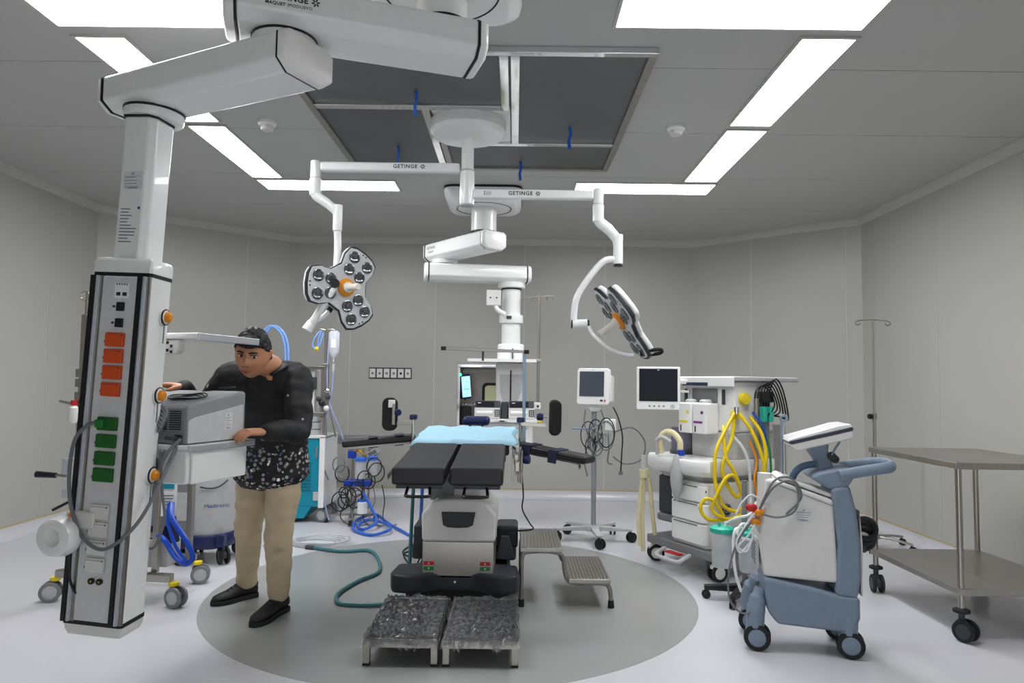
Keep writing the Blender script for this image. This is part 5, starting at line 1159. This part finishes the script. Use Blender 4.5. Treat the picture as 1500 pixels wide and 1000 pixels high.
# ------------------------------------------------------------------ tray table and jar stand near the back wall
t = thing('tray_table', 'dark grey tray table against the back wall left of the operating table', 'table', (-1.70,7.35,0))
g = G(); g.bx(-.26,.20,-.18,.18,.70,.765); g.obj('tray', mgrey, t, bevel=.006)
for x in (-.23,.17):
    for y in (-.15,.15):
        g = G(); g.cyl((x,y,0),(x,y,.70),.012,n=10); g.obj('leg', steel, t)
g = G(); g.bx(-.22,.16,-.14,.14,.30,.32); g.obj('lower_shelf', steel, t)
t = thing('suction_jar_stand', 'pole stand crowded with blue-lidded suction jars and leads left of the operating table', 'suction unit', (-1.45,6.78,0))
g = G(); g.cyl((-.09,0,.06),(-.09,0,.74),.013,n=12); g.obj('pole', dsteel, t)
for a in (10,100,190,280):
    c_, s_ = math.cos(R(a)), math.sin(R(a)); g = G(); g.bar((-.09+.02*c_,.02*s_,.07),(-.09+.23*c_,.23*s_,.065),.03,.02); g.obj('base_leg', dsteel, t); caster(t, (-.09+.22*c_,.22*s_,0), .027, R(a), 'black', h=.062)
g = G(); g.bx(-.135,-.06,-.03,.03,.60,.68); g.obj('blue_clamp', blue, t, bevel=.008)
g = G(); g.bx(-.16,.10,-.07,.03,.34,.40); g.obj('jar_bracket', blue, t, bevel=.01)
for x, y, z, r, h_ in ((.0,-.07,.42,.05,.16),(.11,-.05,.45,.045,.14)):
    g = G(); g.lathe([(0,z),(r,z),(r*1.03,z+h_),(0,z+h_)], (x,y,0), n=22); j_ = g.obj('jar', clear, t)
    g = G(); g.lathe([(r*1.12,z+h_),(r*1.12,z+h_+.03),(r*.7,z+h_+.04),(0,z+h_+.042)], (x,y,0), n=22); g.obj('lid', hoseb, j_)
g = G(); g.lathe([(0,.10),(.05,.10),(.05,.20),(.04,.21),(0,.21)], (.03,-.10,0), n=20); w2 = g.obj('white_jar', white, t)
g = G(); g.lathe([(.042,.205),(.042,.23),(0,.232)], (.03,-.10,0), n=20); g.obj('lid', hoseb, w2)
g = G(); g.M = xf((.11,-.04,.655), basis((.2,-1,.4)) @ Matrix.Rotation(R(28),3,'Z')); g.box((0,0,0),(.13,.06,.03)); mt_ = g.obj('meter', mgrey, t, bevel=.005)
g = G(); g.M = xf((.11,-.04,.655), basis((.2,-1,.4)) @ Matrix.Rotation(R(28),3,'Z')); g.box((-.01,0,.016),(.08,.035,.003)); g.obj('meter_display', dgrey, mt_)
g = G(); g.tube([(-.07,-.03,.67),(-.02,-.04,.68),(.02,-.05,.64),(.05,-.05,.62)], .013, 8, 4); g.obj('brass_fitting', mat('brass_dull','#a98a3c',.35,1), t)
rr = random.Random(21)
for k in range(16):
    x, z = rr.uniform(-.24,.16), rr.uniform(.2,.58); R_ = rr.uniform(.04,.08)
    g = G(); g.tube([(x+R_*math.cos(q*math.pi/4+k),-.06-.008*k+.01*math.sin(q),z+R_*1.2*math.sin(q*math.pi/4+k)) for q in range(8)], .006, 6, 3, True); g.obj('coiled_lead', (cablek,cable,cablek)[k%3], t)
for k in range(5):
    x = -.15+.09*k; g = G(); g.tube([(x,-.08,.36),(x+.03,-.10,.22),(x-.02+.05*rr.random(),-.14,.08),(x+.08,-.2,.012),(x+.16,-.16,.012)], .005, 6, 5); g.obj('trailing_lead', (cablek,cable)[k%2], t)
# ------------------------------------------------------------------ hoses lying on the floor
def floor_hose(name, pts, r, m_, lab, extra=None, sub=8):
    g = G(); g.tube([(p[0],p[1],p[2] if len(p) > 2 else r+.002) for p in pts], r, 8, sub); return tag(g.obj(name, m_), lab, 'hose')
floor_hose('teal_hose', [(-1.57,5.64),(-1.33,5.54),(-1.13,5.58),(-1.01,5.35),(-.93,4.97),(-1.02,4.73),(-1.08,4.46),(-1.04,4.28),(-.93,4.24),(-.77,4.25),(-.73,4.30)], .013, tealh, 'teal hose snaking across the grey floor circle before the man')
g = G(); g.cyl((-1.57,5.64,.016),(-1.64,5.66,.016),.016,n=10); o_ = g.obj('hose_end', dgrey, bpy.data.objects['teal_hose'])
floor_hose('green_hose', [(-.69,4.98,.80),(-.70,4.96,.55),(-.71,4.98,.30),(-.72,5.02,.10),(-.72,5.10,.016),(-.62,5.3,.016)], .013, tealh, 'green hose hanging from the table rail down to its base')
floor_hose('blue_hose', [(-.70,5.5,.72),(-.72,5.6,.45),(-.76,5.8,.16),(-.86,6.1,.02),(-1.0,6.35),(-1.15,6.62),(-1.34,6.90,.05),(-1.47,6.72,.03),(-1.42,6.35),(-1.22,6.14),(-1.08,6.25,.04),(-1.16,6.50,.04),(-1.34,6.66,.045),(-1.42,6.52,.02),(-1.33,6.34,.02),(-1.24,6.42,.06),(-1.28,6.60,.10),(-1.40,6.62,.30)], .014, hoseb, 'bright blue hose coiled on the floor left of the operating table')
g = G()
for k in range(4):
    g.tube([(-1.62+.18*(1+.08*k)*math.cos(q*math.pi/8)+.02*k, 5.84+.15*(1+.06*k)*math.sin(q*math.pi/8), .01+.011*k+.004*math.sin(q*1.7)) for q in range(16)], .008, 7, 2, True)
g.tube([(-1.80,5.8,.01),(-1.9,5.7,.01),(-2.0,5.72,.01)], .008, 7, 4)
tag(g.obj('clear_tube_coil', tube_c), 'coil of clear tubing lying on the floor behind the man', 'tubing')
g = G(); g.tube([TP(-.63,4.9,.14),TP(-.70,5.1,.02),TP(-.80,5.35,.008),TP(-.84,5.55,.008),TP(-.74,5.62,.008),TP(-.68,5.5,.008),TP(-.78,5.42,.012),TP(-.86,5.6,.01),TP(-.80,5.9,.01)], .006, 8, 8); g.obj('foot_control_lead', cablek, O)
# ------------------------------------------------------------------ the man leaning over the console
def limb(g, pts, rad, n=14, sub=6, flat=1.0, lat=None):
    """tapering closed tube; rad per point: r or (half width, half depth); lat = lateral axis"""
    P = smooth_path(pts, sub); k = len(pts)-1
    rr_ = [r if isinstance(r, tuple) else (r, r*flat) for r in rad]; rings = []; px = Vector(lat) if lat is not None else None
    for i, p in enumerate(P):
        u = i/sub; a = min(int(u), k-1); f_ = u-a
        f_ = f_*f_*(3-2*f_)
        w_ = rr_[a][0]*(1-f_)+rr_[a+1][0]*f_; d2 = rr_[a][1]*(1-f_)+rr_[a+1][1]*f_
        t_ = (P[min(i+1,len(P)-1)]-P[max(i-1,0)]).normalized()
        if px is None: px = Vector((0,0,1)).cross(t_) if abs(t_.z) < .9 else Vector((1,0,0)).cross(t_)
        x_ = (px - t_*px.dot(t_)).normalized()
        if lat is None: px = x_
        y_ = t_.cross(x_)
        rings.append([p + x_*math.cos(2*math.pi*j/n)*w_ + y_*math.sin(2*math.pi*j/n)*d2 for j in range(n)])
    def scaled(ring, k_, off):
        c = sum(ring, Vector())/len(ring); return [c + (q-c)*k_ + off for q in ring]
    t0 = (P[0]-P[1]).normalized(); t1 = (P[-1]-P[-2]).normalized(); r0 = min(rr_[0]); r1 = min(rr_[-1])
    rings = [scaled(rings[0],.35,t0*r0*.5), scaled(rings[0],.78,t0*r0*.32)] + rings + [scaled(rings[-1],.78,t1*r1*.32), scaled(rings[-1],.35,t1*r1*.5)]
    g.rings(rings)
def fused(name, g, M, parent, voxel=.006, smooth=4, fold=None):
    me = g.mesh(name, M); o = bpy.data.objects.new(name, me); COL.objects.link(o)
    m_ = o.modifiers.new('r','REMESH'); m_.mode = 'VOXEL'; m_.voxel_size = voxel; m_.adaptivity = 0
    s_ = o.modifiers.new('s','SMOOTH'); s_.iterations = smooth; s_.factor = .5
    bpy.context.view_layer.update()
    me2 = bpy.data.meshes.new_from_object(o.evaluated_get(bpy.context.evaluated_depsgraph_get()))
    bpy.data.objects.remove(o)
    if fold:
        from mathutils import noise
        nr = [v.normal.copy() for v in me2.vertices]
        for v, n_ in zip(me2.vertices, nr): v.co += n_*fold(v.co, noise)
    me2.materials.clear(); me2.materials.append(M); me2.shade_smooth(); me2.name = name
    ob = bpy.data.objects.new(name, me2); COL.objects.link(ob); ob.parent = parent
    return ob
skin = mat('skin','#c08866',.5,var=.06,scale=25)
PM = thing('person', 'man in black patterned shirt, khaki trousers and black shoes leaning over the grey console', 'person', (-1.45,4.15,0))
def V(x,y,z): return Vector((x+1.45,y-4.15,z))
pel = V(-1.375,4.02,.95); neck = V(-1.262,3.63,1.405)
shL, shR = V(-1.14,3.68,1.35), V(-1.475,3.66,1.35)            # image right / image left shoulder
elL, wrL = V(-1.085,3.56,1.085), V(-1.165,3.345,1.085)
elR, wrR = V(-1.69,3.78,1.13), V(-1.665,3.54,1.285)
lat = (shL-shR).normalized()
hipL, knL, anL = V(-1.285,4.01,.90), V(-1.315,4.00,.485), V(-1.335,4.10,.10)
hipR, knR, anR = V(-1.465,4.05,.90), V(-1.555,4.19,.475), V(-1.625,4.38,.10)
# head frame
fwd = Vector((.03,-.92,-.36)).normalized(); hup = (Vector((.10,-.10,1))-fwd*Vector((.10,-.10,1)).dot(fwd)).normalized(); hx = fwd.cross(hup)   # hx = its right-hand side seen from behind
HC = V(-1.300,3.475,1.462)
HB = Matrix((hx, fwd, hup)).transposed()
def Hd(x,y,z): return HC + HB @ Vector((x,y,z))
def gs(a, s): return math.exp(-(a/s)**2)
def head_grid(g):
    n, m_ = 56, 44; rings = []
    for i in range(1, m_):
        ph = math.pi*i/m_ - math.pi/2; z = math.sin(ph); ring = []
        for j in range(n):
            th = 2*math.pi*j/n; cx_, cy_ = math.cos(ph)*math.sin(th), math.cos(ph)*math.cos(th)     # cy_ = forward
            x = .081*cx_; y = .098*cy_; zz = .120*z
            if zz < 0:                                            # jaw
                k = 1-.22*min(1,(-zz/.12))**1.8; x *= k
                y = y*(1-.12*(-zz/.12)) + .010*(-zz/.12)
            if y > 0: y *= 1-.10*gs(zz-.05,.06)
            f_ = max(0,cy_)
            y += f_*(.022*gs(x,.016)*gs(zz+.020,.019) + .010*gs(x,.010)*gs(zz-.006,.024))        # nose
            y -= f_*.011*(gs(abs(x)-.031,.017)*gs(zz-.016,.012))                                 # sockets
            y += f_*.005*gs(abs(x)-.03,.022)*gs(zz-.036,.009)                                    # brow
            y += f_*.006*gs(x,.022)*gs(zz+.056,.010) - f_*.003*gs(x,.02)*gs(zz+.072,.007)         # lips
            y += f_*.008*gs(x,.022)*gs(zz+.098,.016)                                             # chin
            y += f_*.005*gs(abs(x)-.045,.02)*gs(zz+.02,.025)                                     # cheeks
            ring.append(Hd(x,y,zz))
        rings.append(ring)
    g.rings(rings)
g = G(); head_grid(g)
for s in (-1,1):                                                       # ears
    limb(g, [Hd(s*.074,-.008,-.026),Hd(s*.083,-.014,.0),Hd(s*.085,-.018,.022)], [(.006,.012),(.008,.019),(.007,.016)], 10, 4, lat=HB @ Vector((1,0,0)))
limb(g, [V(-1.262,3.66,1.36),neck,Hd(0,-.035,-.06),Hd(0,-.02,-.01)], [.068,.060,.056,.05], 16)
# trunk and limbs below the clothes
limb(g, [pel+Vector((0,0,-.03)),V(-1.355,3.93,1.08),V(-1.31,3.78,1.23),V(-1.285,3.69,1.34)], [(.145,.105),(.15,.11),(.155,.11),(.13,.085)], 18, lat=lat)
for a, b_, c_ in ((shL,elL,wrL),(shR,elR,wrR)):
    limb(g, [a*.8+(shL+shR)*.1,a,(a+b_)/2,b_,(b_+c_)/2,c_], [.05,.052,.046,.038,.036,.026], 12)
for a, b_, c_ in ((hipL,knL,anL),(hipR,knR,anR)):
    limb(g, [a,(a+b_)/2,b_,(b_*.6+c_*.4),c_,c_+Vector((0,0,-.05))], [.082,.074,.054,.054,.036,.036], 14)
def hand(g, wrist, d, up_, thumb_side, curl, spread=.0):
    """palm along d, back of the hand towards up_; thumb_side +-1 along d x up_"""
    d = Vector(d).normalized(); up_ = (Vector(up_)-d*Vector(up_).dot(d)).normalized(); sd = d.cross(up_)*thumb_side
    pc = wrist
    limb(g, [pc-d*.02,pc+d*.015,pc+d*.05,pc+d*.088], [(.024,.020),(.030,.017),(.041,.016),(.040,.013)], 14, 4, lat=sd)
    tips = []
    for k, (o_, l_) in enumerate(((.030,.070),(.0105,.080),(-.0095,.074),(-.029,.058))):
        b0 = pc + d*.082 + sd*o_; ang = curl*(1+.08*k); p = b0; dd = d + sd*(o_*1.5+spread*o_); dd.normalize(); pts = [b0-d*.02, b0]; q = dd.copy()
        for s_, f_ in ((.45,.55),(.32,1.15),(.23,.9)):
            q = (q*math.cos(ang*f_) - up_*math.sin(ang*f_)).normalized()
            p = p + q*l_*s_; pts.append(p); 
        limb(g, pts, [.0095,.0098,.0090,.0082,.0068], 10, 3); tips.append((p,q))
    t0 = pc + d*.025 + sd*.026 - up_*.004
    limb(g, [t0, t0+d*.022+sd*.022-up_*.008, t0+d*.048+sd*.028-up_*.018, t0+d*.066+sd*.022-up_*.026], [.0135,.0125,.0105,.008], 10, 3)
    return tips
hand(g, wrL+Vector((-.008,-.012,.004)), (-.62,-.62,.02), (.05,-.25,1), 1, .62)
hand(g, wrR+Vector((-.004,-.012,.008)), (-.62,-.70,.10), (0,.1,1), -1, .30, 6)
fused('body', g, skin, PM, .0048, 2)
# face details
eyew = mat('eye_white','#d9d2ca',.3); iris = mat('dark_iris','#1c1210',.2); lipm = mat('lips','#9c5f50',.45); hairm = mat('black_hair','#0f0e0f',.55,var=.3,scale=160,bump=.5)
for s in (-1,1):
    g = G(); g.M = xf(Hd(s*.031,.0765,.0135), HB); g.ball((0,0,0),(.0135,.009,.0068),14,8); e_ = g.obj('eye', eyew, PM)
    g = G(); g.M = xf(Hd(s*.031-.003,.0835,.0125), HB); g.ball((0,0,0),(.0064,.0032,.0062),12,6); g.obj('iris', iris, e_)
    g = G(); g.tube([Hd(s*.017,.0915,.0225),Hd(s*.030,.0895,.0245),Hd(s*.046,.078,.020)], .0026, 6, 4); g.obj('eyelid_line', hairm, e_)
    g = G(); g.tube([Hd(s*.013,.0965,.034),Hd(s*.030,.094,.0395),Hd(s*.050,.0795,.034)], [.005,.0062,.0055,.0035], 8, 5, flat=.7); g.obj('eyebrow', hairm, PM)
    g = G(); g.ball(Hd(s*.0085,.1105,-.0305),(.0035,.003,.003),8,5); g.obj('nostril', iris, PM)
g = G(); g.tube([Hd(-.024,.0955,-.057),Hd(-.010,.1045,-.0525),Hd(0,.1055,-.0535),Hd(.010,.1045,-.0525),Hd(.024,.0955,-.057)], [.002,.0045,.005,.0045,.002], 8, 5); g.obj('upper_lip', lipm, PM)
g = G(); g.tube([Hd(-.021,.0955,-.0595),Hd(-.008,.1035,-.063),Hd(0,.1045,-.0635),Hd(.008,.1035,-.063),Hd(.021,.0955,-.0595)], [.002,.0048,.0055,.0048,.002], 8, 5); g.obj('lower_lip', lipm, PM)
# hair cap
def hair_fold(p, noise): return .006*noise.noise(p*48)+.004*noise.noise(p*120)
g = G(); n, rings = 40, []
for i in range(0, 15):
    ph = R(90-.1) - R(98)*i/14; ring = []
    for j in range(n):
        th = 2*math.pi*j/n; c_ = math.cos(th)
        ph2 = ph
        low = {True:R(26), False:R(-22)}[c_ > .45] if abs(c_) > 2 else (R(-24) + (R(24)+R(24))*max(0,min(1,(c_+.55)/1.05)))
        ph2 = R(89.9) - (R(89.9)-low)*i/14
        x, y, z = .087*math.cos(ph2)*math.sin(th), .108*math.cos(ph2)*math.cos(th)-.004, .136*math.sin(ph2)
        if c_ > .3 and i > 4: y += .004
        if z > .05: z += .012*max(0,c_); y += .006*max(0,c_)
        ring.append(Hd(x,y,z))
    rings.append(ring)
inner = [[HC + (q-HC)*.88 for q in r_] for r_ in reversed(rings)]
g.rings(rings+inner)
fused('hair', g, hairm, PM, .0035, 1, hair_fold)
# shirt
SH = bpy.data.materials.new('patterned_shirt'); SH.use_nodes = True; MATS['patterned_shirt'] = SH
nt = SH.node_tree; b = nt.nodes['Principled BSDF']; L = nt.links; b.inputs['Roughness'].default_value = .7
tc = nt.nodes.new('ShaderNodeTexCoord'); sp = nt.nodes.new('ShaderNodeSeparateXYZ'); L.new(tc.outputs['Object'], sp.inputs[0])
vo = nt.nodes.new('ShaderNodeTexVoronoi'); vo.inputs['Scale'].default_value = 42; L.new(tc.outputs['Object'], vo.inputs['Vector'])
v2 = nt.nodes.new('ShaderNodeTexVoronoi'); v2.inputs['Scale'].default_value = 13; L.new(tc.outputs['Object'], v2.inputs['Vector'])
n1_ = nt.nodes.new('ShaderNodeTexNoise'); n1_.inputs['Scale'].default_value = 9; L.new(tc.outputs['Object'], n1_.inputs['Vector'])
def math_(op, a, b_=None):
    k = nt.nodes.new('ShaderNodeMath'); k.operation = op
    for i, q in enumerate((a,b_)):
        if q is None: continue
        if isinstance(q,(int,float)): k.inputs[i].default_value = q
        else: L.new(q, k.inputs[i])
    return k.outputs[0]
hem = math_('LESS_THAN', math_('ADD', sp.outputs['Z'], math_('MULTIPLY', n1_.outputs['Fac'], .12)), 1.035)     # printed band at the hem
petal = math_('MULTIPLY', math_('LESS_THAN', vo.outputs['Distance'], .40), math_('GREATER_THAN', n1_.outputs['Fac'], .40))
spot = math_('MULTIPLY', math_('LESS_THAN', v2.outputs['Distance'], .17), math_('GREATER_THAN', n1_.outputs['Fac'], .57))
mask = math_('MAXIMUM', math_('MULTIPLY', petal, hem), spot)
cr = nt.nodes.new('ShaderNodeValToRGB'); cr.color_ramp.interpolation = 'CONSTANT'
for p_, c_ in ((0,'#8d8a88'),(.55,'#a9a6a0'),(.74,'#5a5f96'),(.88,'#8d6f33')):
    e_ = cr.color_ramp.elements[0] if p_ == 0 else cr.color_ramp.elements.new(p_); e_.color = lin(c_)
cr.color_ramp.elements[-1].position = .88
sc_ = nt.nodes.new('ShaderNodeSeparateColor'); L.new(vo.outputs['Color'], sc_.inputs[0]); L.new(sc_.outputs[0], cr.inputs[0])
mx = nt.nodes.new('ShaderNodeMix'); mx.data_type = 'RGBA'; mx.inputs[6].default_value = lin('#121214'); L.new(mask, mx.inputs[0]); L.new(cr.outputs[0], mx.inputs[7])
L.new(mx.outputs[2], b.inputs['Base Color'])
def cloth_fold(p, noise): return .010*noise.noise(Vector((p.x*7,p.y*7,p.z*13)))+.005*noise.noise(Vector((p.x*18,p.y*18,p.z*30)))
g = G()
limb(g, [V(-1.375,4.03,.80),pel+Vector((0,-.01,-.01)),V(-1.355,3.92,1.09),V(-1.315,3.79,1.23),V(-1.285,3.70,1.34),V(-1.268,3.655,1.395)], [(.212,.178),(.204,.170),(.196,.162),(.192,.140),(.165,.105),(.085,.075)], 24, lat=lat)
for a, b_, c_ in ((shL,elL,wrL),(shR,elR,wrR)):
    limb(g, [(shL+shR)*.5*.55+a*.45+Vector((0,0,.0)),a+Vector((0,0,-.004)),(a+b_)/2,b_,(b_+c_)/2,c_*1.06-b_*.06], [.085,.080,.070,.060,.054,.043], 16)
fused('shirt', g, SH, PM, .006, 5, cloth_fold)
g = G(); nd = (HC-neck).normalized()
limb(g, [neck+Vector((-.055,-.045,-.035)),neck+Vector((-.07,.0,.015)),neck+Vector((-.02,.065,.035)),neck+Vector((.05,.05,.025)),neck+Vector((.07,-.02,-.002)),neck+Vector((.03,-.07,-.045))], [(.008,.022)]*6, 10, 5, lat=(0,0,1))
g.obj('collar', MATS['patterned_shirt'], PM)
# trousers
kh = mat('khaki_cotton','#c2b092',.8,var=.06,scale=14)
def leg_fold(p, noise): return .009*noise.noise(Vector((p.x*4,p.y*4,p.z*13+5*p.x)))+.005*noise.noise(Vector((p.x*10,p.y*10,p.z*26-9*p.x)))-.004*max(0,noise.noise(Vector((p.x*16,p.y*16,p.z*9))))
g = G()
limb(g, [pel+Vector((0,.01,.04)),pel+Vector((0,.01,-.04)),pel+Vector((0,.01,-.10))], [(.165,.125),(.172,.135),(.16,.125)], 20, lat=lat)
for a, b_, c_ in ((hipL,knL,anL),(hipR,knR,anR)):
    limb(g, [a+Vector((0,0,.02)),(a*.6+b_*.4),b_,(b_*.5+c_*.5),c_+Vector((0,-.004,.0))], [.100,.098,.080,.072,.060], 18)
fused('trousers', g, kh, PM, .007, 4, leg_fold)
# shoes
shoe = mat('black_mesh_shoe','#131314',.65,bump=.4,scale=300)
for an, toe in ((anL,V(-1.395,3.865,0)),(anR,V(-1.765,4.215,0))):
    a0 = Vector((an.x,an.y,0)); d = (toe-a0).normalized(); sd = Vector((-d.y,d.x,0)); L_ = (toe-a0).length
    B = Matrix((d,sd,Vector((0,0,1)))).transposed().to_4x4(); B.translation = a0
    out = []
    for u, w_, zt in ((-.075,.02,.075),(-.065,.034,.095),(-.03,.04,.108),(.03,.041,.112),(.08,.044,.095),(.13,.050,.074),(.18,.049,.062),(.22,.038,.054),(.245,.016,.038)):
        u = u*(L_+.0)/.245
        out.append([B @ Vector((u, w_*math.cos(q*math.pi/8), .022+(zt-.022)*.5+ (zt-.022)*.5*math.sin(q*math.pi/8))) for q in range(16)])
    g = G(); g.rings(out); s_ = g.obj('shoe', shoe, PM, ang=60)
    so = []
    pts2 = [(-.082,.018),(-.07,.036),(-.03,.041),(.03,.040),(.08,.043),(.13,.052),(.18,.051),(.225,.038),(.252,.014)]
    poly = [(u*L_/.245,w_) for u,w_ in pts2]+[(u*L_/.245,-w_) for u,w_ in reversed(pts2)]
    g = G(); g.M = B; g.prism(poly, 'z', .001, .028); g.obj('sole', rubber, s_, bevel=.005)
    g = G(); g.M = B
    limb(g, [(-.03,0,.07),(-.02,0,.10),(-.015,0,.125)], [.044,.043,.042], 12); g.obj('shoe_collar', shoe, s_)
    g = G(); g.M = B
    for k in range(4):
        u = .045+.024*k; zt = .108-.011*k; g.tube([(u,-.022,zt-.006),(u+.004,0,zt+.002),(u,.022,zt-.006)], .0032, 6, 4)
    g.obj('laces', dgrey, s_)
